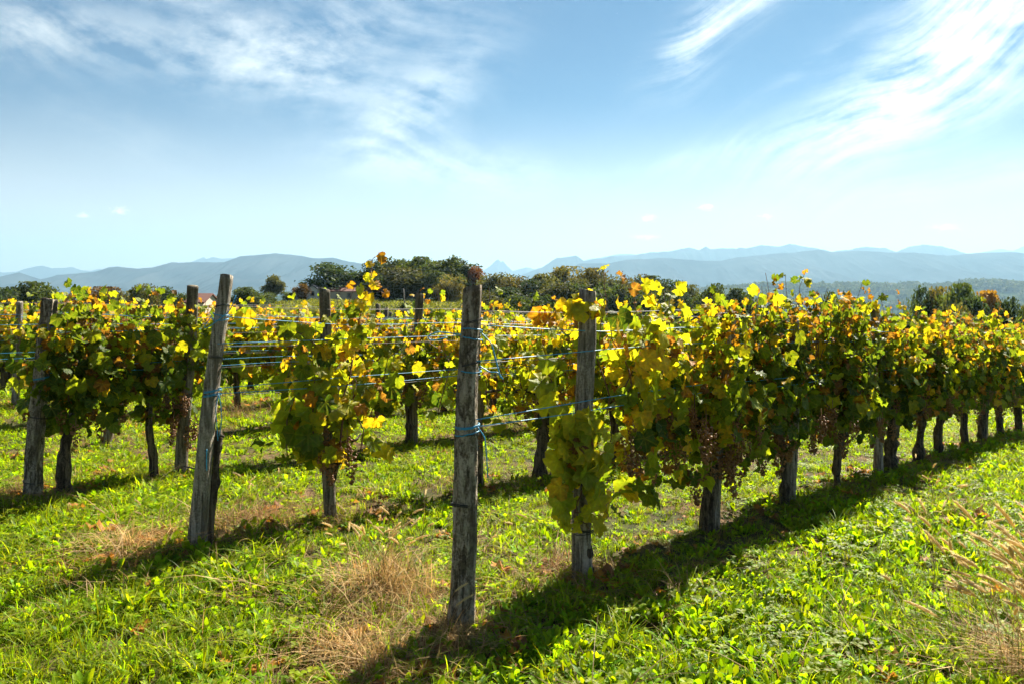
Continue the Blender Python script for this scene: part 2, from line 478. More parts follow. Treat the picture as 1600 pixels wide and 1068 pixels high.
def ridge(name, pts, D, depth, base_z, mat, seed, rough=1.0, nx=420, nz=26):
    px = np.concatenate([np.linspace(pts[0][0], -40, nx // 10, endpoint=False), np.linspace(-40, 1640, nx - nx // 5, endpoint=False), np.linspace(1640, pts[-1][0], nx - (nx - nx // 5) - nx // 10)])
    py = np.interp(px, [p[0] for p in pts], [p[1] for p in pts])
    uu = (px - 800) / F
    crest = EYE + (455 - py) / F * D
    crest = crest + rough * D * .0012 * (fbm(np.stack([px * .11, px * 0 + seed], -1), 5, seed) - .5)
    s = np.concatenate([np.linspace(0, 1, nz), -np.linspace(.06, .8, 6)])
    s = np.sort(s)
    V = []
    for q in s:
        yy = np.full(nx, D - q * depth)
        xx = uu * D
        g = fbm(np.stack([xx / (depth * .16) + q * .3, yy / (depth * .9) + 7], -1), 5, seed + 3)
        rg = 1 - np.abs(2 * g - 1) * 1.0
        h = crest - base_z
        z = base_z + h * (1 - np.abs(q)) ** 1.15 * (1 - .85 * min(abs(q) * 4, 1) * (1 - rg))
        V.append(np.stack([xx, yy, z], 1))
    V = np.concatenate(V); m = len(s)
    i = np.arange(m - 1)[:, None] * nx; j = np.arange(nx - 1)[None]
    a, b, c, d = (i + j).ravel(), (i + j + 1).ravel(), (i + nx + j + 1).ravel(), (i + nx + j).ravel()
    Fc = np.concatenate([np.stack([a, b, c], 1), np.stack([a, c, d], 1)])
    return tag(obj(name, make_mesh(name, V, Fc, mat)), kind='structure')

BASE = -95.0
ridge('far_mountain', [(-700, 424), (-200, 420), (0, 426), (25, 425), (40, 420), (65, 415), (80, 419), (115, 418), (125, 422), (140, 424), (155, 420), (200, 430),
      (285, 414), (300, 409), (318, 402), (322, 405), (330, 402), (345, 405), (365, 404), (420, 412), (600, 425), (740, 424), (757, 422), (768, 414), (774, 408.5), (779, 406.5), (783, 410.5), (786, 408.5),
      (792, 416), (801, 423), (812, 420), (822, 418), (840, 422), (900, 410), (935, 403), (955, 399), (970, 397), (985, 397), (1000, 400), (1060, 405), (1300, 404), (1500, 400), (1548, 392.5), (1565, 390), (1583, 392), (1600, 385), (1700, 372), (2300, 390)],
      12500, 2600, BASE, M_MOUNT, 5, 1.3, 1300)
ridge('back_mountain', [(-700, 440), (400, 445), (780, 438), (815, 430), (850, 416), (870, 403), (885, 402), (900, 400), (912, 408), (930, 404.5), (940, 405), (955, 401), (972, 400), (1000, 397.5),
      (1015, 395), (1040, 394), (1053, 392), (1065, 389), (1077, 387), (1092, 391), (1103, 386), (1110, 390), (1135, 388), (1150, 389), (1155, 386.5), (1165, 389), (1180, 385), (1190, 383.5),
      (1205, 385), (1218, 386), (1235, 381), (1255, 386), (1275, 388), (1300, 394), (1325, 391), (1350, 386), (1385, 388), (1400, 394), (1420, 386), (1440, 383), (1470, 385), (1490, 390), (1510, 397), (1600, 402), (2300, 395)],
      9000, 2000, BASE, M_MOUNT, 21, 1.5, 1200)
ridge('front_mountain', [(-700, 425), (-100, 428), (0, 433), (15, 430), (30, 426), (45, 432), (57, 440), (90, 430), (115, 428), (150, 425), (170, 418), (185, 417), (215, 420), (240, 418), (268, 410), (280, 411), (310, 410),
      (350, 410), (375, 401), (400, 399), (430, 396), (470, 400), (490, 404), (520, 403), (545, 409), (600, 418), (700, 438), (800, 440), (860, 430), (890, 420), (905, 412), (920, 412), (950, 412), (980, 406),
      (1010, 405), (1040, 403), (1070, 406), (1100, 408), (1125, 408), (1150, 403), (1200, 398), (1230, 396), (1280, 390.5), (1300, 394.5), (1340, 392), (1390, 395), (1430, 395), (1480, 400), (1520, 396), (1580, 394), (1600, 396), (1800, 400), (2300, 405)],
      6500, 2200, BASE, M_MOUNT, 33, 0.8, 1200)
HILL_PTS = [(-700, 462), (200, 462), (700, 462), (1050, 456), (1130, 452), (1170, 448), (1200, 447), (1260, 447), (1320, 446), (1400, 448), (1420, 445), (1450, 448), (1470, 448), (1500, 443), (1520, 440), (1560, 442), (1600, 446), (1800, 450), (2300, 455)]
ridge('wooded_hill', HILL_PTS, 2700, 1000, BASE, M_WOODHILL, 47, 0.4, 500)

# ------------------------------------------------------------------ scatter (uncountable stuff) with geometry nodes
def scatter(name, pts, rot, scl, idx, protos, label, cat):
    coll = bpy.data.collections.new(name + '_kinds')
    for i, me in enumerate(protos):
        o = bpy.data.objects.new('%s_kind_%02d' % (name, i), me); coll.objects.link(o)
    me = bpy.data.meshes.new(name); n = len(pts)
    me.vertices.add(n); me.vertices.foreach_set('co', np.asarray(pts, np.float32).ravel())
    a = me.attributes.new('rot', 'FLOAT_VECTOR', 'POINT'); a.data.foreach_set('vector', np.asarray(rot, np.float32).ravel())
    a = me.attributes.new('scl', 'FLOAT', 'POINT'); a.data.foreach_set('value', np.asarray(scl, np.float32))
    a = me.attributes.new('idx', 'INT', 'POINT'); a.data.foreach_set('value', np.asarray(idx, np.int32))
    o = obj(name, me); tag(o, label, cat, kind='stuff')
    t = bpy.data.node_groups.new(name, 'GeometryNodeTree')
    t.interface.new_socket('Geometry', in_out='INPUT', socket_type='NodeSocketGeometry')
    t.interface.new_socket('Geometry', in_out='OUTPUT', socket_type='NodeSocketGeometry')
    nn, ll = t.nodes, t.links
    gi = nn.new('NodeGroupInput'); go = nn.new('NodeGroupOutput')
    ci = nn.new('GeometryNodeCollectionInfo'); ci.inputs['Collection'].default_value = coll
    ci.inputs['Separate Children'].default_value = True; ci.inputs['Reset Children'].default_value = True
    ip = nn.new('GeometryNodeInstanceOnPoints'); ip.inputs['Pick Instance'].default_value = True
    def attr(nm, ty):
        q = nn.new('GeometryNodeInputNamedAttribute'); q.data_type = ty; q.inputs['Name'].default_value = nm
        return q.outputs['Attribute']
    ll.new(gi.outputs[0], ip.inputs['Points']); ll.new(ci.outputs[0], ip.inputs['Instance'])
    ll.new(attr('idx', 'INT'), ip.inputs['Instance Index'])
    er = nn.new('FunctionNodeEulerToRotation'); ll.new(attr('rot', 'FLOAT_VECTOR'), er.inputs[0])
    ll.new(er.outputs[0], ip.inputs['Rotation']); ll.new(attr('scl', 'FLOAT'), ip.inputs['Scale'])
    ll.new(ip.outputs[0], go.inputs[0])
    md = o.modifiers.new('scatter', 'NODES'); md.node_group = t
    return o

def lump(seed, n_leaf=260, size=0.5):
    """a far tree crown as loose leaf faces on a few lobes, unit radius"""
    r = np.random.default_rng(seed)
    C = r.normal(size=(7, 3)) * [.45, .45, .3] + [0, 0, .55]
    q = C[r.integers(0, 7, n_leaf)] + (lambda d: d / np.linalg.norm(d, axis=1)[:, None])(r.normal(size=(n_leaf, 3))) * r.uniform(.3, .52, (n_leaf, 1))
    return card_cloud(q, r, size * .5, (0.045, 0.07, 0.022), (0.09, 0.10, 0.03))

def card_cloud(q, r, size, c0, c1):
    n = len(q)
    a = r.normal(size=(n, 3)); a /= np.linalg.norm(a, axis=1)[:, None]
    b = np.cross(a, r.normal(size=(n, 3))); b /= np.linalg.norm(b, axis=1)[:, None]
    s = size * r.uniform(.6, 1.3, (n, 1))
    V = np.stack([q - a * s, q + b * s * .6, q + a * s, q - b * s * .6], 1).reshape(-1, 3)
    i = np.arange(n)[:, None] * 4
    Fc = np.concatenate([i + [[0, 1, 2]], i + [[0, 2, 3]]])
    t = r.uniform(0, 1, (n, 1)) ** 1.5
    C = np.repeat(np.array(c0) * (1 - t) + np.array(c1) * t, 4, axis=0)
    return V, Fc, C

def far_wood():
    r = np.random.default_rng(77)
    protos = []
    for k in range(5):
        V, Fc, C = lump(100 + k, 220, 0.55)
        protos.append(make_mesh('far_crown', V, Fc, M_TREE, C))
    hx = [p[0] for p in HILL_PTS]; hy = [p[1] for p in HILL_PTS]
    n = 3600
    px = r.uniform(1040, 1800, n); s = r.uniform(0, 1, n) ** 1.6 * .5
    D = 2700; crest = EYE + (455 - np.interp(px, hx, hy)) / F * D
    z = BASE + (crest - BASE) * (1 - s) ** 1.15 - 6
    clear = fbm(np.stack([px / 60, s * 9], -1), 3, 5)
    keep = (clear < .58) | (s < .03)
    P = np.stack([(px - 800) / F * D, D - s * 1000, z], 1)[keep]
    n2 = 3000; d2 = r.uniform(500, 1800, n2); p2 = r.uniform(1030, 1760, n2); x2 = (p2 - 800) / F * d2
    k2 = fbm(np.stack([x2 / 160, d2 / 260], -1), 3, 8) > .43
    P = np.concatenate([P, np.stack([x2, d2, ground(x2, d2) - 3], 1)[k2]])
    n = len(P)
    scatter('distant_wood', P, np.stack([np.zeros(n), np.zeros(n), r.uniform(0, 6.28, n)], 1), r.uniform(7, 15, n), r.integers(0, 5, n), protos,
            'blue-green woodland covering the far hill behind the vine row', 'woodland')
far_wood()

# ------------------------------------------------------------------ trees
def tree_shape(seed, kind, c0, c1, n=5200):
    """crown and trunk, height 1, as leaf faces on lobes; kind: oak, tall, wide, cone, open"""
    r = np.random.default_rng(seed)
    if kind == 'cone':
        h = r.uniform(0, 1, n) ** .8; th = r.uniform(0, 6.28, n)
        tier = .55 + .45 * np.abs(np.sin(h * 26 + th * .5))
        rr = (1 - h) ** .85 * .30 * tier * np.sqrt(r.uniform(.25, 1, n)) * (1 + .25 * np.sin(th * 3 + h * 9))
        q = np.stack([rr * np.cos(th), rr * np.sin(th), .06 + h * .94 - rr * .25], 1)
    else:
        par = dict(oak=(30, .55, .46, .19), tall=(28, .53, .36, .17), wide=(30, .50, .58, .20), open=(18, .58, .40, .15))[kind]
        nl, cz, cr, lr = par
        C = []
        while len(C) < nl:
            p = r.uniform(-1, 1, 3)
            if .25 < np.linalg.norm(p) < 1: C.append(p)
        C = np.array(C) * [cr * .75, cr * .75, (.42 if kind != 'open' else .34)] + [0, 0, cz]
        k = r.integers(0, nl, n)
        d = r.normal(size=(n, 3)); d /= np.linalg.norm(d, axis=1)[:, None]
        lrad = lr * r.uniform(.6, 1.25, nl)
        q = C[k] + d * (lrad[k] * r.uniform(.55, 1.0, n) ** .5 * (1 + .2 * r.normal(size=n)))[:, None] * [1, 1, .85]
        q[:, 2] = np.clip(q[:, 2], .06, 1.02)
        top = q[:, 2].max(); q[:, 2] *= 1 / top
    return card_cloud(q, r, .030, c0, c1)

def tree_trunk(seed, kind):
    r = np.random.default_rng(seed)
    P = np.array([[0, 0, -.03], [r.normal() * .01, r.normal() * .01, .2], [r.normal() * .02, r.normal() * .02, .45], [0, 0, .75 if kind != 'cone' else .97]])
    parts = [tube(P, [.032, .024, .018, .005], 7)]
    if kind != 'cone':
        for k in range(7):
            a = r.uniform(0, 6.28); z0 = r.uniform(.2, .5); L = r.uniform(.18, .34)
            Q = np.array([[0, 0, z0], [math.cos(a) * L * .5, math.sin(a) * L * .5, z0 + L * .35], [math.cos(a) * L, math.sin(a) * L, z0 + L * .8]])
            parts.append(tube(Q, [.013, .009, .003], 5))
    return join(parts)

GREEN = ((0.040, 0.065, 0.018), (0.11, 0.135, 0.030)); OLIVE = ((0.06, 0.07, 0.022), (0.14, 0.13, 0.04)); DARK = ((0.026, 0.045, 0.018), (0.062, 0.09, 0.028))
BROWN = ((0.11, 0.07, 0.025), (0.20, 0.11, 0.035)); ORANGE = ((0.22, 0.12, 0.02), (0.36, 0.20, 0.03)); RED = ((0.15, 0.05, 0.02), (0.24, 0.09, 0.03)); GOLDEN = ((0.08, 0.085, 0.024), (0.20, 0.15, 0.035))
TREE_KINDS = {}
def tree_kind(kind, pal, var):
    key = (kind, id(pal), var)
    if key not in TREE_KINDS:
        sd = len(TREE_KINDS) * 17 + 5
        V, Fc, C = tree_shape(sd, kind, *pal)
        tv, tf = tree_trunk(sd, kind)
        TREE_KINDS[key] = (make_mesh('tree_crown', V, Fc, M_TREE, C), make_mesh('tree_trunk', tv, tf, M_TREEBARK))
    return TREE_KINDS[key]

TREES = [  # photo x, photo y of the top, crown width in photo pixels, distance, shape, palette, variant, label
 (-15, 450, 60, 120, 'oak', DARK, 0, 'dark tree at the very edge beyond the thin pale post'),
 (12, 449, 46, 128, 'oak', DARK, 1, 'dark green tree just beyond the thin pale post'),
 (50, 441, 58, 130, 'oak', GREEN, 0, 'round green tree behind the leafy leaning end post'),
 (78, 452, 40, 125, 'wide', GREEN, 1, 'low green tree half hidden by the second-row vine tips'),
 (128, 450, 52, 140, 'wide', BROWN, 0, 'brown autumn tree showing over the middle of the leafy row'),
 (163, 449, 54, 142, 'oak', BROWN, 1, 'larger brown autumn tree between the leafy row tips'),
 (200, 455, 44, 138, 'wide', OLIVE, 0, 'olive tree just left of the rounded willow-like tree'),
 (227, 444, 40, 118, 'oak', OLIVE, 1, 'rounded pale olive tree left of the squared end post'),
 (258, 448, 38, 132, 'oak', DARK, 0, 'dark tree beside the pale olive tree'),
 (290, 456, 34, 128, 'wide', GREEN, 0, 'small green tree left of the red roof'),
 (345, 459, 40, 150, 'wide', GREEN, 1, 'low green tree just right of the squared end post'),
 (385, 449, 34, 150, 'oak', GREEN, 0, 'small green tree between the squared post and the isolated tree'),
 (428, 429, 30, 175, 'open', OLIVE, 2, 'isolated airy tree with a visible pale trunk on the hill'),
 (451, 455, 22, 178, 'wide', GREEN, 0, 'small bush under the isolated airy tree'),
 (471, 444, 20, 172, 'oak', BROWN, 1, 'little brown tree beside the white farmhouse gable'),
 (510, 411, 66, 182, 'oak', DARK, 1, 'large dark oak standing over the white farmhouse'),
 (547, 424, 44, 186, 'oak', DARK, 0, 'dark tree between the farmhouse oak and the tall grove'),
 (568, 422, 34, 190, 'tall', GREEN, 0, 'slender tree at the near edge of the tall grove'),
 (592, 405, 44, 188, 'tall', DARK, 0, 'first tall dark tree of the grove behind the field'),
 (613, 402, 42, 184, 'tall', GREEN, 1, 'second tall tree of the grove behind the field'),
 (636, 405, 46, 190, 'tall', DARK, 1, 'third tall dark tree of the grove behind the field'),
 (660, 402, 50, 186, 'oak', GREEN, 0, 'broad round tree in the middle of the grove'),
 (684, 408, 44, 192, 'tall', OLIVE, 0, 'olive tree of the grove just left of the bark post'),
 (704, 399, 44, 188, 'tall', GREEN, 0, 'tallest pointed tree of the grove above the bark post'),
 (724, 410, 46, 190, 'tall', GREEN, 1, 'green tree of the grove behind the bark post top'),
 (742, 417, 24, 186, 'oak', RED, 0, 'small reddish autumn tree beside the bark post top'),
 (700, 429, 48, 168, 'wide', GOLDEN, 0, 'low golden olive tree in front of the grove'),
 (774, 426, 46, 178, 'oak', OLIVE, 0, 'olive tree right of the bark post top'),
 (803, 430, 60, 170, 'wide', GOLDEN, 1, 'low spreading golden tree between the two nearest posts'),
 (830, 437, 46, 160, 'oak', DARK, 1, 'dark tree left of the leafy grey post'),
 (855, 427, 44, 172, 'oak', OLIVE, 1, 'olive tree behind the top leaves of the grey post'),
 (884, 417, 52, 178, 'oak', GOLDEN, 0, 'tall golden green tree above the leafy grey post'),
 (925, 420, 50, 176, 'oak', GOLDEN, 1, 'golden green tree behind the grey post top'),
 (952, 429, 36, 170, 'oak', OLIVE, 0, 'small olive tree just right of the grey post'),
 (985, 429, 56, 174, 'wide', GOLDEN, 0, 'broad golden tree behind the front row leaves'),
 (1018, 432, 50, 176, 'oak', GREEN, 0, 'green tree right of the broad golden tree'),
 (1050, 437, 44, 172, 'oak', DARK, 1, 'dark green tree sloping down beyond the front row'),
 (1078, 446, 36, 168, 'wide', OLIVE, 1, 'low olive tree at the end of the sloping wood'),
 (1108, 444, 44, 150, 'oak', GREEN, 1, 'green tree alone beyond the front row leaves'),
 (1152, 452, 40, 150, 'oak', GREEN, 0, 'small grey green tree at the foot of the far hill'),
 (1287, 458, 36, 120, 'oak', GREEN, 1, 'small tree half hidden behind the tall front row shoot'),
 (1440, 444, 28, 118, 'tall', DARK, 0, 'dark pine at the near end of the clump beyond the row'),
 (1420, 462, 26, 112, 'wide', GREEN, 0, 'low bush beside the dark pine'),
 (1468, 450, 44, 120, 'oak', GOLDEN, 0, 'golden green tree next to the dark pine'),
 (1500, 445, 54, 116, 'oak', GREEN, 0, 'tallest round green tree of the clump beyond the row'),
 (1522, 458, 44, 108, 'tall', DARK, 1, 'dark green tree left of the orange tree'),
 (1548, 457, 46, 118, 'oak', ORANGE, 0, 'orange autumn tree in the clump beyond the row'),
 (1575, 466, 40, 112, 'oak', DARK, 1, 'dark rounded tree right of the orange tree'),
 (1600, 474, 50, 108, 'oak', GREEN, 1, 'green tree at the edge right of the orange tree'),
 (1490, 470, 50, 100, 'oak', OLIVE, 0, 'low olive tree in front of the round green tree'),
 (1630, 470, 60, 112, 'oak', OLIVE, 1, 'olive tree cut by the edge beyond the orange tree'),
 (605, 478, 36, 92, 'wide', DARK, 0, 'dark shrub at the near edge of the hillside field'),
 (632, 474, 34, 96, 'wide', DARK, 1, 'second dark shrub at the near edge of the field'),
 (668, 478, 38, 94, 'wide', GREEN, 0, 'third shrub nearest the bark post at the field edge'),
 (760, 455, 46, 130, 'wide', OLIVE, 1, 'low olive bush right behind the bark post'),
 (815, 458, 60, 120, 'wide', GREEN, 0, 'low green bush below the golden trees'),
 (870, 462, 56, 118, 'wide', DARK, 0, 'dark bush behind the blue twines'),
 (412, 456, 40, 165, 'wide', GREEN, 0, 'bush left of the isolated airy tree'),
 (395, 464, 50, 150, 'wide', GREEN, 1, 'low hedge bush in front of the isolated tree'),
]
def place_tree(px, py, wpx, d, kind, pal, var, label):
    y = d / math.sqrt(1 + ((px - 800) / F) ** 2) if False else d
    x = (px - 800) / F * y
    g = gz(x, y); top = EYE + (455 - py) / F * y
    h = max(top - g, 1.5)
    cr, tr = tree_kind(kind, pal, var)
    natural = {'oak': .84, 'tall': .66, 'wide': 1.05, 'cone': .40, 'open': .8}[kind]
    wscale = 1.28 * (wpx / F * y) / natural
    e = empty('shrub' if h < 4.2 else ('conifer_tree' if kind == 'cone' else 'broadleaf_tree'), (x, y, g), (px * 7.3) % 6.28)
    bush = h < 4.2
    tag(e, label, 'shrub' if bush else 'tree', 'trees and shrubs beyond the vineyard')
    obj('crown', cr, e, scale=(wscale, wscale, h)); obj('trunk', tr, e, scale=(wscale, wscale, h))
for a in TREES: place_tree(*a)
SKYLINE = ([545, 560, 580, 700, 750, 780, 850, 885, 930, 985, 1040, 1080, 1120, 1170], [438, 430, 412, 410, 428, 436, 434, 426, 428, 436, 442, 452, 452, 458])
rt = np.random.default_rng(61)
for i, p in enumerate(np.arange(584, 1170, 16)):
    place_tree(p + rt.uniform(-5, 5), np.interp(p, *SKYLINE) + rt.uniform(3, 16), rt.uniform(38, 56), rt.uniform(172, 196) - (p > 760) * 18, ('oak', 'tall', 'wide')[i % 3], (GREEN, DARK, OLIVE, GREEN)[int(rt.integers(0, 4))], int(rt.integers(0, 2)),
               'leafy tree merged into the dense wood belt behind the vineyard')

# ------------------------------------------------------------------ farmhouse and roof on the hill
M_RENDER = plain_material('white_render', (0.62, 0.60, 0.56), 0.9, vary=.12, nscale=1.5)
M_BEIGE = plain_material('beige_render', (0.50, 0.42, 0.32), 0.9, vary=.15, nscale=1.5)
M_TILE = plain_material('terracotta_roof', (0.13, 0.05, 0.035), 0.85, vary=.35, nscale=4.0)
M_SLATE = plain_material('slate_roof', (0.10, 0.11, 0.13), 0.7, vary=.2, nscale=4.0)
M_SHUT = plain_material('painted_shutter', (0.20, 0.13, 0.09), 0.7)
M_PANE = plain_material('window_pane', (0.03, 0.035, 0.04), 0.08, spec=0.6, vary=.1)
def boxm(x0, x1, y0, y1, z0, z1):
    V = np.array([[x, y, z] for z in (z0, z1) for y in (y0, y1) for x in (x0, x1)], float)
    Q = [(0, 2, 3, 1), (4, 5, 7, 6), (0, 1, 5, 4), (2, 6, 7, 3), (0, 4, 6, 2), (1, 3, 7, 5)]
    return V, np.array([t for a, b, c, d in Q for t in ((a, b, c), (a, c, d))])
def gable(x0, x1, y0, y1, z0, zr, over=.3, along='x', th=.18):
    """a pitched roof of two thick slopes with its ridge along x or y"""
    parts = []
    if along == 'x':
        ym = (y0 + y1) / 2
        prof = [(y0 - over, z0 - over * .5), (ym, zr), (y1 + over, z0 - over * .5)]
        V = [(x, y, z + o) for x in (x0 - over, x1 + over) for o in (0, th) for y, z in prof]
    else:
        xm = (x0 + x1) / 2
        prof = [(x0 - over, z0 - over * .5), (xm, zr), (x1 + over, z0 - over * .5)]
        V = [(x, y, z + o) for y in (y0 - over, y1 + over) for o in (0, th) for x, z in prof]
    Q = [(0, 1, 7, 6), (1, 2, 8, 7), (3, 9, 10, 4), (4, 10, 11, 5), (0, 6, 9, 3), (2, 5, 11, 8), (0, 3, 4, 1), (1, 4, 5, 2), (6, 7, 10, 9), (7, 8, 11, 10)]
    return np.array(V, float), np.array([t for a, b, c, d in Q for t in ((a, b, c), (a, c, d))])
def gable_wall(x0, x1, y0, y1, z0, z1, zr, along):
    V, Fc = boxm(x0, x1, y0, y1, z0, z1)
    if along == 'y':
        xm = (x0 + x1) / 2
        V2 = np.array([[x0, y0, z1], [x1, y0, z1], [xm, y0, zr], [x0, y1, z1], [x1, y1, z1], [xm, y1, zr]], float)
    else:
        ym = (y0 + y1) / 2
        V2 = np.array([[x0, y0, z1], [x0, y1, z1], [x0, ym, zr], [x1, y0, z1], [x1, y1, z1], [x1, ym, zr]], float)
    return join([(V, Fc), (V2, np.array([[0, 1, 2], [3, 5, 4]]))])
def build_houses():
    D = 176.0
    X = lambda p: (p - 800) / F * D
    x0, x1, x2 = X(479), X(497), X(592)
    g = min(gz(x0, D), gz(x2, D), gz((x0 + x2) / 2, D)) - .2
    e = empty('farmhouse', ((x0 + x2) / 2, D, g)); xc = (x0 + x2) / 2
    tag(e, 'white gabled farmhouse with long beige wing under the large dark oak', 'house')
    zt = EYE + (455 - 453) / F * D - g; zr = EYE + (455 - 446.5) / F * D - g
    obj('wall', make_mesh('gable_wall', *gable_wall(x0 - xc, x1 - xc, 0, 8, 0, zt, zr, 'y'), M_RENDER, smooth=False), e)['label'] = 'white rendered gable wall'
    obj('roof', make_mesh('gable_roof', *gable(x0 - xc, x1 - xc, 0, 8, zt, zr, along='y'), M_SLATE, smooth=False), e)['label'] = 'grey slate roof over the white gable'
    zt2 = EYE + (455 - 455.5) / F * D - g; zr2 = EYE + (455 - 450.0) / F * D - g
    obj('wall', make_mesh('wing_wall', *gable_wall(x1 - xc + .02, x2 - xc, 1, 7, 0, zt2, zr2, 'x'), M_BEIGE, smooth=False), e)['label'] = 'beige wall of the long wing'
    obj('roof', make_mesh('wing_roof', *gable(x1 - xc + .35, x2 - xc, 1, 7, zt2, zr2, along='x'), M_TILE, smooth=False), e)['label'] = 'terracotta roof of the long wing'
    wm = make_mesh('window', *boxm(-.45, .45, -.05, .02, 0, 1.1), M_SHUT, smooth=False); pm = make_mesh('pane', *boxm(-.3, .3, -.07, -.045, .15, .95), M_PANE, smooth=False)
    for k in range(5):
        w = obj('window', wm, e, (x1 - xc + 1.8 + k * 2.4, 1, zt2 - 1.5)); obj('pane', pm, w)
    w = obj('window', wm, e, ((x0 + x1) / 2 - xc, 0, zt - 1.4)); obj('pane', pm, w)
    # small brown barn
    b0, b1 = X(461), X(477); Db = 180
    gb = gz(b0, Db) - .2
    e = empty('barn', ((b0 + b1) / 2, Db, gb)); hw = (b1 - b0) / 2
    tag(e, 'small brown barn beside the white farmhouse gable', 'barn')
    zt = EYE + (455 - 457) / F * Db - gb; zr = zt + 1.0
    obj('wall', make_mesh('barn_wall', *gable_wall(-hw, hw, 0, 4, 0, zt, zr, 'x'), M_SHUT, smooth=False), e)
    obj('roof', make_mesh('barn_roof', *gable(-hw, hw, 0, 4, zt, zr, along='x'), M_TILE, smooth=False), e)
    obj('door', make_mesh('barn_door', *boxm(-.7, .7, -.06, .02, 0, zt * .8), M_TREEBARK, smooth=False), e)
    # house of which only the red roof shows
    D2 = 112.0; r0, r1 = (291 - 800) / F * D2, (317 - 800) / F * D2
    g2 = gz((r0 + r1) / 2, D2) - .2; hw = (r1 - r0) / 2
    e = empty('village_house', ((r0 + r1) / 2, D2, g2))
    tag(e, 'house with a red tiled roof showing behind the squared end post', 'house')
    zr = EYE + (455 - 460.5) / F * D2 - g2; zt = zr - 1.1
    obj('wall', make_mesh('house_wall', *gable_wall(-hw, hw, 0, 6, 0, zt, zr, 'x'), M_BEIGE, smooth=False), e)
    obj('roof', make_mesh('house_roof', *gable(-hw, hw, 0, 6, zt, zr, along='x'), M_TILE, smooth=False), e)
    for k in (-1, 1):
        w = obj('window', wm, e, (k * hw * .5, 0, max(zt - 1.6, .3))); obj('pane', pm, w)
    # utility pole
    xp, yp = (633 - 800) / F * 150, 150.0; gp = gz(xp, yp)
    V, Fc = tube([[0, 0, -.3], [-.15, 0, 1.2], [-.3, 0, EYE + (455 - 451) / F * 150 - gp]], [.14, .12, .10], 8)
    tag(obj('utility_pole', make_mesh('utility_pole', V, Fc, M_POST_GREY), None, (xp, yp, gp)), 'grey leaning pole at the edge of the tall grove', 'pole')
build_houses()

def far_field():
    """young vines in rows on the hillside field"""
    r = np.random.default_rng(31)
    protos = []
    for k in range(4):
        n = 46
        q = r.normal(size=(n, 3)) * [.30, .26, .12] + [0, 0, .30]
        V, Fc, C = card_cloud(q, r, .16, (0.12, 0.15, 0.03), (0.30, 0.28, 0.05))
        protos.append(make_mesh('young_vine', V, Fc, M_TREE, C))
    P = []
    for row in np.arange(-60, 12, 2.1):
        for t in np.arange(100, 172, 1.1):
            x = row + (t - 130) * .22 + r.normal() * .08
            u = x / t
            if -.40 < u < -.03: P.append((x, t + r.normal() * .1))
    P = np.array(P); n = len(P)
    P = np.stack([P[:, 0], P[:, 1], ground(P[:, 0], P[:, 1]) - .05], 1)
    scatter('young_vines', P, np.stack([np.zeros(n), np.zeros(n), r.uniform(0, 6.28, n)], 1), r.uniform(.8, 1.3, n), r.integers(0, 4, n), protos,
            'low yellow-green vines in the field on the hill below the grove', 'field')
far_field()

# ------------------------------------------------------------------ vine leaves
PAL = {'d': (0.055, 0.108, 0.018), 'g': (0.110, 0.180, 0.020), 'l': (0.21, 0.31, 0.022), 'y': (0.37, 0.41, 0.022), 'Y': (0.60, 0.47, 0.025), 'o': (0.55, 0.27, 0.025), 'b': (0.26, 0.125, 0.045)}
EDGE = {'d': ((0.07, 0.14, 0.018), .5), 'g': ((0.17, 0.24, 0.022), .5), 'l': ((0.40, 0.38, 0.03), .6), 'y': ((0.60, 0.46, 0.03), .6), 'Y': ((0.52, 0.26, 0.03), .5), 'o': ((0.22, 0.08, 0.025), .75), 'b': ((0.13, 0.055, 0.025), .6)}
CLS = list(PAL)
ANG = np.array([0, 13, 25, 37, 50, 64, 79, 98, 118, 138, 157, 172])
RAD = np.array([1.0, .90, .79, .88, .95, .86, .76, .80, .74, .70, .58, .22])
VEIN = np.array([1, 0, 0, 0, 1, 0, 0, 1, 0, 0, 0, 0])
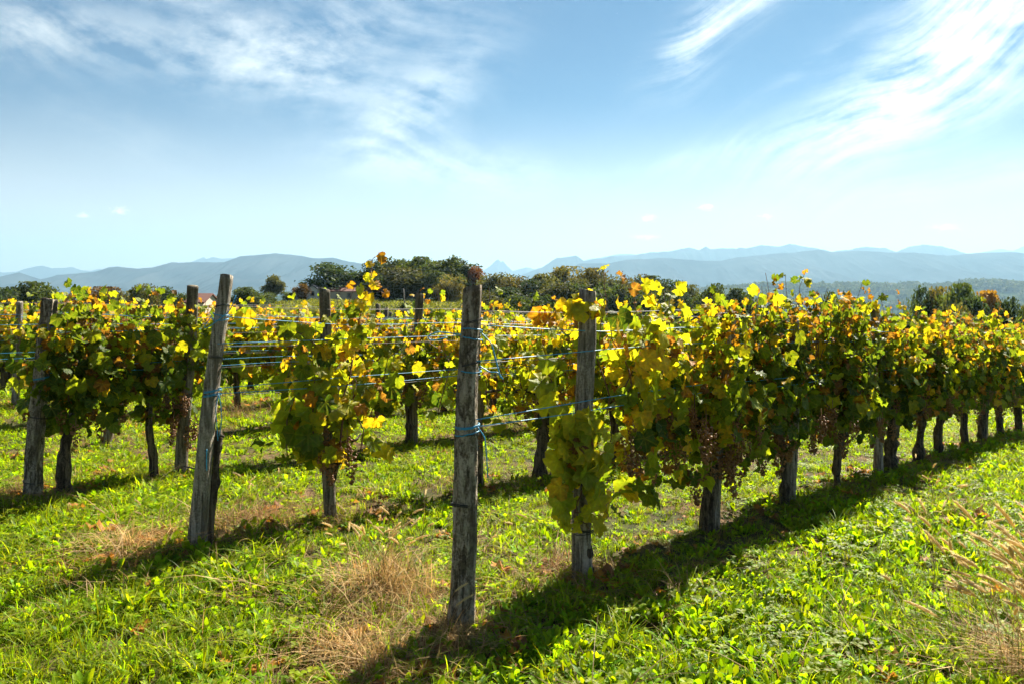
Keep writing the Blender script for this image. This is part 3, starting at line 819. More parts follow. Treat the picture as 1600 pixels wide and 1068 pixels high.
def leaf_shape(seed, cls, hi=True):
    """a grape leaf: five toothed lobes round the stalk, folded and wavy; unit length"""
    r = np.random.default_rng(seed)
    if hi: ang, rd, vn = ANG, RAD, VEIN
    else:
        s = [0, 2, 4, 6, 8, 10]; ang, rd, vn = ANG[s], RAD[s] * 1.02, VEIN[s]
    A = np.concatenate([-ang[::-1], ang[1:]]).astype(float); Rr = np.concatenate([rd[::-1], rd[1:]]); Vn = np.concatenate([vn[::-1], vn[1:]])
    Rr = Rr * (1 + r.normal(size=len(A)) * .06); A = np.radians(A + r.normal(size=len(A)) * 2)
    fold = r.uniform(.05, .55); droop = r.uniform(.1, .75); wave = r.uniform(.06, .19)
    if cls in 'ob': fold += .35; droop += .3; wave += .1
    n = len(A)
    def lift(x, y, ph): return fold * np.abs(x) * .8 - droop * (x * x + y * y) * .55 + ph
    ph = wave * r.normal(size=n)
    x, y = Rr * np.sin(A), Rr * np.cos(A)
    out = np.stack([x, y, lift(x, y, ph)], 1)
    if hi:
        xi, yi = x * .52, y * .52
        inn = np.stack([xi, yi, lift(xi, yi, ph * .3)], 1)
        V = np.concatenate([[[0, 0, 0]], inn, out]); k = np.arange(n - 1)
        Fc = np.concatenate([np.stack([np.zeros(n - 1, int), 2 + k, 1 + k], 1), np.stack([1 + k, 2 + k, n + 2 + k], 1), np.stack([1 + k, n + 2 + k, n + 1 + k], 1)])
    else:
        V = np.concatenate([[[0, 0, 0]], out]); k = np.arange(n - 1)
        Fc = np.stack([np.zeros(n - 1, int), 2 + k, 1 + k], 1)
    c = np.array(PAL[cls]) * r.uniform(.8, 1.2) ; e = np.array(EDGE[cls][0]); w = EDGE[cls][1] * r.uniform(.5, 1.2)
    jit = r.uniform(.7, 1.15, (n, 1))
    co = c * (1 - w * jit) + e * w * jit
    ci = c * (1 - .25 * jit) + e * .25 * jit
    ci[Vn == 1] = c * 1.15
    co[Vn == 1] = .6 * co[Vn == 1] + .4 * c
    C = np.concatenate([[c], ci, co]) if hi else np.concatenate([[c], co])
    V[:, 1] -= .0
    return V, Fc, np.concatenate([np.clip(C, 0, .85), V[:, :2]], 1)
NSH = 5
LHI = {(c, v): leaf_shape(v * 31 + CLS.index(c) * 7 + 1, c) for c in CLS for v in range(NSH)}
LLO = {(c, v): leaf_shape(v * 31 + CLS.index(c) * 7 + 1, c, False) for c in CLS for v in range(NSH)}
LEAF_MESH = {k: make_mesh('vine_leaf', *s[:2], M_LEAF, s[2]) for k, s in LHI.items()}

def frames(nrm, tip):
    """rotation matrices whose columns are side, tip and normal"""
    nrm = nrm / (np.linalg.norm(nrm, axis=1)[:, None] + 1e-9)
    tip = tip - nrm * (tip * nrm).sum(1)[:, None]
    tip = tip / (np.linalg.norm(tip, axis=1)[:, None] + 1e-9)
    side = np.cross(tip, nrm)
    return np.stack([side, tip, nrm], 2)

def gen_vine(r, x0, x1, zlo, ztop, n_leaf, mix, thick=.17, canes=10, size=(.07, .12), sprout=0.15):
    """canes and leaves of one vine in row coordinates: x along the row, y across, z up"""
    polys, pos, nrm, tip, siz, hgt = [], [], [], [], [], []
    per = max(3, int(n_leaf / canes))
    for k in range(canes):
        xa = x0 + (x1 - x0) * (k + r.uniform(0, 1)) / canes
        za = r.uniform(zlo + .1, zlo + .35)
        zt = ztop * r.uniform(.86, 1.0) + (r.uniform(.0, .22) if r.uniform() < sprout else 0)
        m = 9; s = np.linspace(0, 1, m)
        dx = np.cumsum(r.normal(size=m)) * .035 + s * r.normal() * .12
        dy = np.cumsum(r.normal(size=m)) * .03 + r.normal() * thick * .3
        flop = r.uniform(0, .25) if r.uniform() < .4 else 0
        side = r.choice([-1, 1])
        P = np.stack([xa + dx, dy + side * flop * s ** 2, za + (zt - za) * s - flop * s ** 4 * .8], 1)
        polys.append((P, np.linspace(.0055, .0022, m)))
        s_l = np.sort(r.uniform(.0, 1.0, per)); base = np.stack([np.interp(s_l, s, P[:, i]) for i in range(3)], 1)
        low = r.uniform(size=per) < .36          # leaves hanging below the fruiting wire
        a = r.uniform(0, 6.28, per)
        reach = np.abs(r.normal(size=per)) * .06 + .05
        outw = np.stack([np.cos(a) * .7, np.sin(a), r.normal(size=per) * .3], 1)
        p = base + outw * (reach + thick * .45 * r.uniform(0, 1, per))[:, None]
        p[low, 2] = np.maximum(zlo, p[low, 2] - r.uniform(.0, .42, low.sum()))
        pos.append(p)
        nrm.append(outw * [.5, 1.0, 0] + r.normal(size=(per, 3)) * .5 + [0, 0, .35])
        tip.append(outw * .5 + r.normal(size=(per, 3)) * .45 + [0, 0, -.75])
        siz.append(r.uniform(size[0], size[1], per) * (1 - .40 * s_l ** 2))
        hgt.append(p[:, 2])
    pos = np.concatenate(pos); R = frames(np.concatenate(nrm), np.concatenate(tip)); siz = np.concatenate(siz)
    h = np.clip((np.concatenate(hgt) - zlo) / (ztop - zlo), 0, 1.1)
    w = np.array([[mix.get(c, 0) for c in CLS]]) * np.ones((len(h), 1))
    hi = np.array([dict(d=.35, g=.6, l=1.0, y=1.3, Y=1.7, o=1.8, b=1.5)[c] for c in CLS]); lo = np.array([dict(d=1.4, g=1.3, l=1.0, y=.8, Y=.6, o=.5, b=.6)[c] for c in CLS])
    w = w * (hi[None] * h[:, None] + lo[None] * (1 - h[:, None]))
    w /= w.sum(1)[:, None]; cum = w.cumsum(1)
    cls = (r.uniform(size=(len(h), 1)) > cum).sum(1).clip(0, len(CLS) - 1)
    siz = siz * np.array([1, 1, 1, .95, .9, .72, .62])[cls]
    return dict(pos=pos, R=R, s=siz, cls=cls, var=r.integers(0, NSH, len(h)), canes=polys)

def bake_leaves(L, sel, lib):
    parts = []
    for c in range(len(CLS)):
        for v in range(NSH):
            m = sel & (L['cls'] == c) & (L['var'] == v)
            if not m.any(): continue
            V, Fc, C = lib[(CLS[c], v)]
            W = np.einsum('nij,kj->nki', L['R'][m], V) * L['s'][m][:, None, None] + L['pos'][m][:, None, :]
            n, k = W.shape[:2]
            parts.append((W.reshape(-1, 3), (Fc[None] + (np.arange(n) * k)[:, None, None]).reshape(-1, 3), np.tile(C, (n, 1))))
    return join(parts)

def cluster_mesh(seed):
    """a bunch of shrivelled grapes hanging from the origin"""
    r = np.random.default_rng(seed)
    t = (1 + 5 ** .5) / 2
    I = np.array([[-1, t, 0], [1, t, 0], [-1, -t, 0], [1, -t, 0], [0, -1, t], [0, 1, t], [0, -1, -t], [0, 1, -t], [t, 0, -1], [t, 0, 1], [-t, 0, -1], [-t, 0, 1]]); I /= np.linalg.norm(I[0])
    IF = np.array([[0, 11, 5], [0, 5, 1], [0, 1, 7], [0, 7, 10], [0, 10, 11], [1, 5, 9], [5, 11, 4], [11, 10, 2], [10, 7, 6], [7, 1, 8], [3, 9, 4], [3, 4, 2], [3, 2, 6], [3, 6, 8], [3, 8, 9], [4, 9, 5], [2, 4, 11], [6, 2, 10], [8, 6, 7], [9, 8, 1]])
    parts = [tube([[0, 0, .03], [0, 0, -.14]], .002, 4)]
    for k in range(68):
        h = r.uniform(0, 1) ** .9; rr = .040 * (1 - h) ** .6 * r.uniform(.3, 1.05) + .003; a = r.uniform(0, 6.28)
        s = r.uniform(.005, .0085)
        parts.append((I * s * r.uniform(.75, 1.1, (12, 1)) + [rr * math.cos(a), rr * math.sin(a), -.01 - h * .15], IF))
    return make_mesh('grape_bunch', *join(parts), M_GRAPE)
CLUSTERS = [cluster_mesh(s) for s in range(5)]

def trunk_mesh(seed, h=.8, arms=(-.3, .3), r0=.05, lean=0.0, bend=.075, nsides=11):
    r = np.random.default_rng(seed)
    m = 16; s = np.linspace(0, 1, m)
    P = np.stack([lean * s + bend * np.sin(s * r.uniform(3, 6) + r.uniform(0, 6)) * s, bend * .7 * np.sin(s * r.uniform(3, 6) + r.uniform(0, 6)) * s, -.08 + (h + .08) * s], 1)
    R = r0 * (1.25 - .55 * s + .25 * np.exp(-((s - 1) / .12) ** 2)) * (1 + .16 * r.normal(size=m))
    parts = [tube(P, R, nsides)]
    for a in arms:
        Q = np.stack([P[-1, 0] + a * np.array([0, .3, .65, 1]), P[-1, 1] + r.normal(size=4) * .02, h + np.array([-.03, .06, .07, .06 + r.normal() * .03])], 1)
        parts.append(tube(Q, r0 * np.array([.7, .45, .35, .2]), 7))
    V, Fc = join(parts)
    V = V + (fbm(np.stack([np.arctan2(V[:, 1], V[:, 0]) * 2.2 + seed, V[:, 2] * 14], -1), 3, seed)[:, None] - .5) * (V - np.array([lean * .5, 0, 0])) * [.5, .5, 0]
    return V, Fc

MIXES = {
 'yellow': dict(d=.5, g=1.4, l=2.4, y=1.9, Y=1.0, o=.9, b=1.0),
 'green': dict(d=2.8, g=3.2, l=1.3, y=.6, Y=.5, o=.85, b=1.2),
 'mixed': dict(d=2.2, g=2.6, l=1.4, y=.8, Y=.8, o=1.1, b=1.4),
 'gold': dict(d=1.0, g=1.8, l=1.8, y=1.3, Y=1.0, o=1.1, b=1.2),
}

def finish_vine(e, L, n_obj, lib, r, clusters, trunk, cam_local):
    """leaves, canes, trunk and grapes under the vine's empty"""
    n = len(L['pos'])
    d = np.linalg.norm(L['pos'] - cam_local, axis=1)
    front = -(L['pos'] @ (cam_local / np.linalg.norm(cam_local))) * 0 + L['s'] / d * (1 + .5 * ((L['R'][:, :, 2] * (cam_local - L['pos']) / d[:, None]).sum(1)).__abs__())
    own = L['s'] * 0 > 1
    if n_obj:
        # foremost leaves towards the camera become leaves of their own
        toward = (L['pos'] - L['pos'].mean(0)) @ (cam_local / np.linalg.norm(cam_local))
        score = front / front.std() + 1.2 * toward / (toward.std() + 1e-6)
        own[np.argsort(-score)[:n_obj]] = True
    for i in np.nonzero(own)[0]:
        o = bpy.data.objects.new('leaf', LEAF_MESH[(CLS[L['cls'][i]], int(L['var'][i]))]); COL.objects.link(o)
        M = Matrix(L['R'][i].tolist()).to_4x4() @ Matrix.Scale(float(L['s'][i]), 4); M.translation = L['pos'][i].tolist()
        o.parent = e; o.matrix_local = M
    if (~own).any():
        tag(obj('foliage', make_mesh('foliage', *bake_leaves(L, ~own, lib)[:2], M_LEAF, bake_leaves(L, ~own, lib)[2]), e), kind='stuff')
    if L['canes']:
        tag(obj('canes', make_mesh('canes', *join([tube(P, R, 5, False) for P, R in L['canes']]), M_CANE), e), kind='stuff')
    if trunk is not None:
        obj('trunk', make_mesh('trunk', *trunk, M_TRUNK), e)
    for c in clusters:
        o = obj('grape_bunch', CLUSTERS[int(r.integers(0, 5))], e, c[:3], r.uniform(0, 6.28)); o.scale = (c[3],) * 3

def local_cam(x, y, z):
    dx, dy = -x, -y
    return np.array([dx * U[0] + dy * U[1], dx * Nn[0] + dy * Nn[1], EYE - z])

def near_vine(k, t, label, x0, x1, zlo=.62, ztop=1.62, n_leaf=330, mix='mixed', n_obj=0, canes=11, thick=.17, trunk=True, arms=(-.32, .32),
              lean=0.0, r0=.048, nclu=10, zc=(.52, .86), extra=None, h=.78, size=(.062, .108), group=None, seed=None, clu_x=None, sprout=.3, lib=None):
    r = np.random.default_rng(seed if seed is not None else int(k * 1000 + t * 97))
    x, y, z = row_p(k, t)
    e = empty('grapevine', (x, y, z), RZ)
    tag(e, label, 'grapevine', group or 'grapevines trained along the rows')
    L = gen_vine(r, x0 - t, x1 - t, zlo, ztop + .13, int(n_leaf * 1.05), MIXES[mix] if isinstance(mix, str) else mix, thick, canes, size, sprout)
    if extra: extra(L, r)
    cl = []
    for i in range(nclu):
        a, b = clu_x if clu_x else (x0 - t + .1, x1 - t - .1)
        cl.append((r.uniform(a, b), -.07 + r.normal() * .09, r.uniform(*zc), r.uniform(.95, 1.7)))
    tr = trunk_mesh(int(t * 131 + k * 7) + 3, h, arms, r0, lean) if trunk else None
    finish_vine(e, L, n_obj, lib or (LHI if (k < 3 and t < 9) else LLO), r, cl, tr, local_cam(x, y, z))
    return e

def add_shoot(L, r, P, n, mix, size=(.07, .12), droopy=.4, stem=.006):
    """one more cane through the points P with n leaves"""
    P = np.array(P, float); m = len(P); s = np.linspace(0, 1, m); q = np.linspace(0, 1, 14)
    Q = np.stack([np.interp(q, s, P[:, i]) for i in range(3)], 1); Q[1:-1] += r.normal(size=(12, 3)) * .008
    L['canes'].append((Q, np.linspace(stem, stem * .4, 14)))
    s_l = (np.arange(n) + r.uniform(.2, .8, n)) / n
    b = np.stack([np.interp(s_l, q, Q[:, i]) for i in range(3)], 1)
    sg = np.where(np.arange(n) % 2 == 0, 1.0, -1.0)
    ow = np.stack([sg * r.uniform(.4, 1, n), r.normal(size=n) * .7 - .3, r.normal(size=n) * .3], 1)
    p = b + ow * r.uniform(.03, .08, (n, 1))
    for b_, p_ in zip(b, p): L['canes'].append((np.array([b_, (b_ + p_) / 2 + [0, 0, .008], p_]), np.array([.0022, .0018, .0015])))
    R = frames(ow * [.3, .6, 0] + r.normal(size=(n, 3)) * .35 + [0, -.8, .3], ow * .6 + r.normal(size=(n, 3)) * .3 + [0, 0, -droopy])
    w = np.array([mix.get(c, 0) for c in CLS], float); w /= w.sum()
    L['pos'] = np.concatenate([L['pos'], p]); L['R'] = np.concatenate([L['R'], R]); L['s'] = np.concatenate([L['s'], r.uniform(*size, n)])
    kc = r.choice(len(CLS), n, p=w); L['s'][-n:] *= np.array([1, 1, 1, 1, .95, .8, .62])[kc]
    L['cls'] = np.concatenate([L['cls'], kc]); L['var'] = np.concatenate([L['var'], r.integers(0, NSH, n)])

# ------------------------------------------------------------------ posts
ORD = ['first', 'second', 'third', 'fourth', 'fifth', 'sixth', 'seventh', 'eighth', 'ninth', 'tenth', 'eleventh', 'twelfth', 'thirteenth', 'fourteenth', 'fifteenth', 'sixteenth', 'seventeenth', 'eighteenth', 'nineteenth', 'twentieth', 'twenty-first', 'twenty-second', 'twenty-third', 'twenty-fourth', 'twenty-fifth', 'twenty-sixth', 'twenty-seventh', 'twenty-eighth', 'twenty-ninth', 'thirtieth']
def post_mesh(seed, h, rx, ry, lean, mat, square=0.0, n=22, m=34, groove=.12, taper=.06, top_slant=.01):
    r = np.random.default_rng(seed)
    th = np.arange(n) * 2 * math.pi / n
    prof = 1 / np.maximum(np.abs(np.cos(th)), np.abs(np.sin(th))) * square + (1 - square)
    prof = np.minimum(prof, 1 + .32 * square)
    cut = groove * (fbm(np.stack([th * 3.3, th * 0 + seed], -1), 3, seed) - .5) * 2
    V = []
    zs = np.linspace(-.15, h, m)
    for z in zs:
        s = np.clip(z / h, 0, 1)
        nz = fbm(np.stack([np.cos(th) * 2.4 + seed, np.sin(th) * 2.4 + z * 3.5], -1), 4, seed + 5) - .5
        fine = fbm(np.stack([th * 7.0, th * 0 + z * 1.4 + seed], -1), 3, seed + 9) - .5
        k = prof * (1 + cut + nz * .16 + fine * groove * 1.4 + (fbm(np.stack([th * 5.0, th * 0 + z * 11 + seed], -1), 3, seed + 2) - .5) * max(0, groove - .12) * 1.6) * (1 - taper * s) * (1.0 + .10 * np.exp(-z / .08))
        V.append(np.stack([rx * np.cos(th) * k + lean[0] * s + .012 * math.sin(z * 3 + seed), ry * np.sin(th) * k + lean[1] * s, z + (top_slant * np.cos(th + seed) if z == zs[-1] else 0) + 0 * th], 1))
    V = np.concatenate(V + [[[lean[0], lean[1], h + .004]]])
    i = np.arange(m - 1)[:, None] * n; j = np.arange(n)[None]; j2 = (j + 1) % n
    a, b, c, d = (i + j).ravel(), (i + j2).ravel(), (i + n + j2).ravel(), (i + n + j).ravel()
    jj = np.arange(n)
    Fc = np.concatenate([np.stack([a, b, c], 1), np.stack([a, c, d], 1), np.stack([(m - 1) * n + jj, (m - 1) * n + (jj + 1) % n, np.full(n, m * n)], 1)])
    return make_mesh('wooden_post', V, Fc, mat)

def ring_mesh(rx, ry, rad_, tilt, mat, turns=1, seed=0, n=26):
    r = np.random.default_rng(seed)
    t = np.linspace(0, turns * 2 * math.pi, n * turns + 1)
    P = np.stack([rx * np.cos(t), ry * np.sin(t), tilt * np.sin(t + seed) + t / 6.28 * rad_ * 2.2 + r.normal(size=len(t)) * .001], 1)
    return make_mesh('wrap', *tube(P, rad_, 5, False), mat)

def post(k, t, label, h, rx, ry=None, lean=(0, 0), mat=None, square=0., seed=0, off=0.0, wraps=(), blue=(), groove=.12, taper=.10, detail=True):
    """wooden post with tie wires; lean is in world metres over its height"""
    ry = ry or rx
    x, y, z = row_p(k, t, off)
    e = empty('wooden_post', (x, y, z), 0.0)
    tag(e, label, 'post', 'wooden trellis posts')
    h += .05
    obj('shaft', post_mesh(seed + int(t * 10) + k * 50, h, rx, ry, lean, mat or M_POST_GREY, square, groove=groove, taper=taper, n=30 if detail else 12, m=60 if detail else 10), e)
    for i, (zz, tn) in enumerate(wraps):
        s = zz / h; tp = (1 - taper * s) * (1 + .22 * square)
        obj('tie_wire', ring_mesh(rx * 1.10 * tp, ry * 1.10 * tp, .0022, .012, M_DARKWIRE, tn, i + seed), e, (lean[0] * s, lean[1] * s, zz))
    for i, (zz, tn) in enumerate(blue):
        s = zz / h; tp = (1 - taper * s) * (1 + .22 * square)
        obj('twine_tie', ring_mesh(rx * 1.12 * tp, ry * 1.12 * tp, .0032, .010, M_TWINE, tn, i + seed + 3), e, (lean[0] * s, lean[1] * s, zz))
    return e

def loose_twine(e, pts, name='twine_end', rad_=.0032):
    P = np.array(pts, float); q = np.linspace(0, 1, 24); s = np.linspace(0, 1, len(P))
    Q = np.stack([np.interp(q, s, P[:, i]) for i in range(3)], 1)
    for _ in range(3): Q[1:-1] = (Q[:-2] + Q[1:-1] * 2 + Q[2:]) / 4
    obj(name, make_mesh(name, *tube(Q, rad_, 6), M_TWINE), e)

# front row
a = post(0, 0, 'thick bark-covered end post nearest the camera, tied with blue twine', 1.67, .066, .062, (.078, 0), M_POST_OLD, .1, 7, taper=.34,
     wraps=((1.55, 2), (1.33, 2), (.97, 2), (.62, 3)), blue=((1.50, 1), (1.46, 1), (1.30, 1), (1.02, 2), (.985, 1)), groove=.24)
loose_twine(a, [(.02, -.06, 1.485), (-.10, -.07, 1.50), (-.15, -.07, 1.475), (-.13, -.07, 1.455), (-.05, -.06, 1.47)])
loose_twine(a, [(.12, -.05, 1.49), (.17, -.06, 1.44), (.19, -.06, 1.36), (.215, -.06, 1.27)])
loose_twine(a, [(.11, -.05, 1.33), (.16, -.06, 1.30), (.20, -.06, 1.30), (.225, -.05, 1.265)])
loose_twine(a, [(.10, -.06, 1.03), (.135, -.06, .98), (.145, -.06, .88), (.15, -.06, .78)])
post(0, 1.0, 'smooth grey post half wrapped in yellow leaves, second in the front row', 1.66, .058, .050, (.02, 0), M_POST_GREY, .5, 12, taper=.16, wraps=((.30, 3), (.285, 1)), groove=.10)
post(0, row_t(0, 1112), 'leaning grey post beside the second vine trunk of the front row', 1.58, .032, .032, (.13, .02), M_POST_GREY, .6, 3, off=-.02)
post(0, row_t(0, 1238), 'thin pale upright stake beside the forked vine trunk', 1.5, .030, .030, (.03, 0), M_POST_GREY, .7, 5)
post(0, row_t(0, 1374), 'pale round post with a gnarled trunk wrapped against it', 1.68, .045, .045, (-.04, 0), M_POST_GREY, .0, 9, wraps=((.95, 2), (.62, 2)))
for i, tt in enumerate((10.2, 14.6)):
    post(0, tt, ('weathered post sunk in leaves far along the front row', 'last post of the front row beyond the frame edge')[i], 1.6, .04, .04, (.02, 0), M_POST_BROWN, 0, 4 + i, detail=False)
# second row
b = post(1, 0, 'squared grey end post leaning right, with blue twine loop', 1.74, .054, .052, (.20, 0), M_POST_GREY, .7, 21, taper=.33, wraps=((1.58, 2), (1.24, 2), (1.0, 1)), blue=((1.53, 1), (1.50, 1), (1.03, 2), (.995, 2)), groove=.08)
loose_twine(b, [(.14, -.07, 1.53), (.09, -.08, 1.46), (.10, -.08, 1.44), (.17, -.08, 1.49), (.26, -.07, 1.56), (.29, -.06, 1.66)])
loose_twine(b, [(.18, -.07, 1.02), (.20, -.08, .95), (.205, -.08, .85), (.19, -.08, .75)])
loose_twine(b, [(.18, -.07, 1.02), (.165, -.08, .93), (.175, -.08, .80), (.18, -.08, .72)])
loose_twine(b, [(.10, -.06, .66), (.10, -.066, .56), (.10, -.06, .52)], 'strap_end')
post(1, row_t(1, 517), 'round brown post inside the isolated yellow-green vine', 1.69, .046, .046, (-.06, 0), M_POST_BROWN, 0, 31, wraps=((.62, 1), (.40, 2)))
post(1, row_t(1, 748), 'dark slim post mostly hidden behind the nearest bark post', 1.6, .030, .030, (0, 0), M_POST_BROWN, .3, 33)
# third row
c = post(2, 0, 'split weathered end post leaning in front of the dense leafy vine', 1.58, .062, .056, (.14, 0), M_POST_OLD, .35, 41, taper=.2, wraps=((1.42, 1), (.66, 2), (.14, 2)), blue=((1.40, 1), (.98, 2)), groove=.26)
post(2, row_t(2, 284), 'dark rough post close behind the squared end post', 1.70, .052, .052, (.10, 0), M_POST_BROWN, 0, 43, wraps=((1.45, 1), (.75, 2), (.6, 1)), groove=.2)
post(2, row_t(2, 645), 'dark post in the middle row between the isolated vine and bark post', 1.72, .050, .050, (.07, 0), M_POST_BROWN, 0, 45, groove=.18)
# further rows
post(3, row_t(3, 166), 'short dark stump post tilted under the dense leafy vine', .62, .050, .050, (.20, 0), M_POST_BROWN, 0, 51, groove=.2)
p5 = post(5, row_t(5, 25), 'thin pale concrete-grey post standing apart at the edge', 1.56, .050, .050, (.05, 0), M_POST_GREY, .3, 55, wraps=((1.38, 1), (1.1, 1)), blue=((1.36, 2), (1.0, 1)), groove=.06)
n_far = 0
for k in (3, 4, 5, 6):
    for ip, tt in enumerate(np.arange(row_t(k, 560 + 10 * k), row_t(k, 1000), 5.5)):
        post(k, tt, '%s weathered post among the leaves of the %s row back' % (ORD[ip], ORD[k]), 1.62, .042, .042, (random.uniform(-.06, .06), 0), M_POST_BROWN, 0, 60 + k, detail=False)

# ------------------------------------------------------------------ trellis wires and blue twine
def wire(k, t0, t1, z0, z1, label, mat, r_, off=-.058, sag=.02, span=2.2, name='trellis_wire', group=None):
    n = max(6, int((t1 - t0) / .28))
    t = np.linspace(t0, t1, n)
    p = ROW0[k][None] + U[None] * t[:, None] + Nn[None] * off
    z = ground(p[:, 0], p[:, 1])
    z = np.convolve(np.pad(z, 4, mode='edge'), np.ones(9) / 9, 'valid')
    if k < 2 and t0 == 0:   # ends fixed to the leaning end post
        lx = (.078, .20)[k]; f = np.clip(1 - t / 1.1, 0, 1) * .6
        p = p + np.stack([f * lx, 0 * f], 1)
    ph = (t - t0) / span
    zz = z + .045 + np.interp(t, [t0, t0 + 1.2, t1], [z0, z1, z1]) - sag * np.sin((ph % 1) * math.pi)
    P = np.stack([p[:, 0], p[:, 1], zz], 1); o = P[0].copy(); P -= o
    ob = obj(name, make_mesh(name, *tube(P, r_, 5, True), mat), None, tuple(o))
    tag(ob, label, 'twine' if 'twine' in name else 'wire', group or 'trellis wires and twine')
ROWN = {0: 'the front row', 1: 'the second row', 2: 'the third row', 3: 'the fourth row', 5: 'the sixth row'}
END = {0: 'the bark post', 1: 'the squared post', 2: 'the split leaning post', 3: 'the tilted stump', 5: 'the thin pale post'}
for k, t0, t1 in ((0, 0, 15), (1, 0, 16), (2, 0, 16), (3, -.9, 14), (5, -1.5, 14)):
    rb = .0027 if k < 3 else .0024
    rw = .0017 if k < 3 else .0020
    tw = dict(name='blue_twine')
    wire(k, t0, t1, 1.02, 1.04, 'upper of two low blue twines of %s starting at %s' % (ROWN[k], END[k]), M_TWINE, rb, -.062, .010, **tw)
    wire(k, t0, t1, .985, .985, 'lower of two low blue twines of %s starting at %s' % (ROWN[k], END[k]), M_TWINE, rb, -.060, .020, **tw)
    wire(k, t0, t1, 1.31, 1.33, 'middle blue twine of %s running from %s' % (ROWN[k], END[k]), M_TWINE, rb, -.064, .012, **tw)
    wire(k, t0, t1, 1.49, 1.44, 'top blue twine of %s running from %s' % (ROWN[k], END[k]), M_TWINE, rb, -.03, .02, **tw)
    wire(k, t0, t1, 1.56, 1.56, 'top grey wire of %s strung above the twine from %s' % (ROWN[k], END[k]), M_WIRE, rw, .0, .025)
    wire(k, t0, t1, 1.29, 1.28, 'middle grey wire of %s strung from %s' % (ROWN[k], END[k]), M_WIRE, rw, .05, .012)
    wire(k, t0, t1, .955, .95, 'low grey wire of %s strung below the twines from %s' % (ROWN[k], END[k]), M_WIRE, rw, .05, .012)

# ------------------------------------------------------------------ grapevines
T = row_t
# front row: vine climbing the grey post, leaves hanging low in front of it
def first_extra(L, r):
    m = dict(g=.5, l=2.6, y=2.8, Y=.6, o=.25, b=.3)
    def C(*pts): return [(a * .52 - b * .79 - .03, -a * .67 - b * .61, z) for a, b, z in pts]
    add_shoot(L, r, C((-.02, .10, .62), (-.12, .12, .80), (-.22, .10, 1.10), (-.28, .06, 1.36)), 18, m, (.055, .10), .3)
    add_shoot(L, r, C((-.02, .10, .58), (-.12, .15, .74), (-.18, .15, .98)), 11, m, (.06, .11), .3)
    add_shoot(L, r, C((-.02, .10, .64), (-.14, .17, .56), (-.18, .18, .44), (-.14, .18, .36)), 7, m, (.055, .10), .5)
    add_shoot(L, r, C((.02, .10, .64), (.10, .14, .58), (.17, .15, .47), (.16, .14, .40)), 7, m, (.055, .10), .5)
    add_shoot(L, r, C((0, .10, .55), (-.04, .14, .48), (-.02, .15, .40), (.05, .14, .34)), 5, m, (.055, .09), .4)
    add_shoot(L, r, C((0, .10, .66), (.06, .14, .80), (.10, .13, .98)), 10, m, (.06, .11), .4)
    add_shoot(L, r, C((0, .10, .70), (-.05, .15, .82), (-.04, .15, .98)), 11, m, (.06, .12), .4)
    add_shoot(L, r, C((.06, .04, 1.58), (-.06, .08, 1.62), (-.17, .08, 1.60), (-.26, .08, 1.50)), 18, dict(l=1.5, y=2.5, Y=1.6, o=.7), (.05, .09), .2)
near_vine(0, 1.03, 'yellow-green vine climbing the smooth grey post with leaves hanging low', 1.30, 1.62, .70, 1.60, 60, 'yellow', 400, 4, .08, r0=.034, arms=(-.12, .3), extra=first_extra, nclu=3, zc=(.7, .9), h=.6, size=(.075, .128), seed=4, lean=-.02)
near_vine(0, T(0, 1103), 'second vine of the front row, yellow leaves and long brown grape bunches', 1.62, 2.8, .44, 1.70, 480, 'yellow', 300, 12, .13, nclu=24, zc=(.50, .98), arms=(-.55, .4), lean=.06, r0=.050, clu_x=(-.75, .45), size=(.065, .115))
near_vine(0, T(0, 1224), 'third vine of the front row with a forked trunk beside a thin stake', 2.7, 3.95, .52, 1.74, 620, 'green', 295, 15, nclu=16, r0=.046, arms=(-.30, .25), size=(.06, .108), zc=(.55, .9))
def tall_extra(L, r):
    add_shoot(L, r, [(.0, 0, 1.5), (.08, -.03, 1.66), (.14, -.03, 1.80)], 9, dict(g=1, l=1.5, y=1, o=1.5, b=1), (.06, .1))
near_vine(0, T(0, 1310), 'fourth vine of the front row with a tall shoot of reddish leaves', 3.85, 4.85, .50, 1.76, 540, 'mixed', 240, 13, nclu=14, r0=.036, extra=tall_extra, zc=(.5, .9), sprout=.4)
near_vine(0, T(0, 1392), 'fifth vine of the front row, gnarled trunk wrapped on a pale post', 4.75, 6.3, .54, 1.73, 760, 'green', 220, 17, nclu=8, r0=.062, h=.62)
prev = 6.25
front_px = [1435, 1467, 1508, 1535, 1563, 1590]
for i, p in enumerate(front_px):
    tt = T(0, p); nx = (tt + T(0, front_px[i + 1])) / 2 if i + 1 < len(front_px) else tt + .6
    near_vine(0, tt, '%s vine along the front row, green leaves with golden tips' % ORD[5 + i], prev - .05, nx + .05, .54, 1.67, int(520 * (nx - prev)) + 60, 'mixed', 0, max(5, int(10 * (nx - prev))), nclu=6, r0=.05, lib=LLO if i > 2 else LHI)
    prev = nx
for i, tt in enumerate(np.arange(prev + .5, 17, 1.1)):
    near_vine(0, tt, '%s vine of the front row, at its far end by the picture edge' % ORD[11 + i], tt - .58, tt + .58, .54, 1.68, 480, 'mixed', 0, 10, nclu=3, group='vines at the far end of the front row')
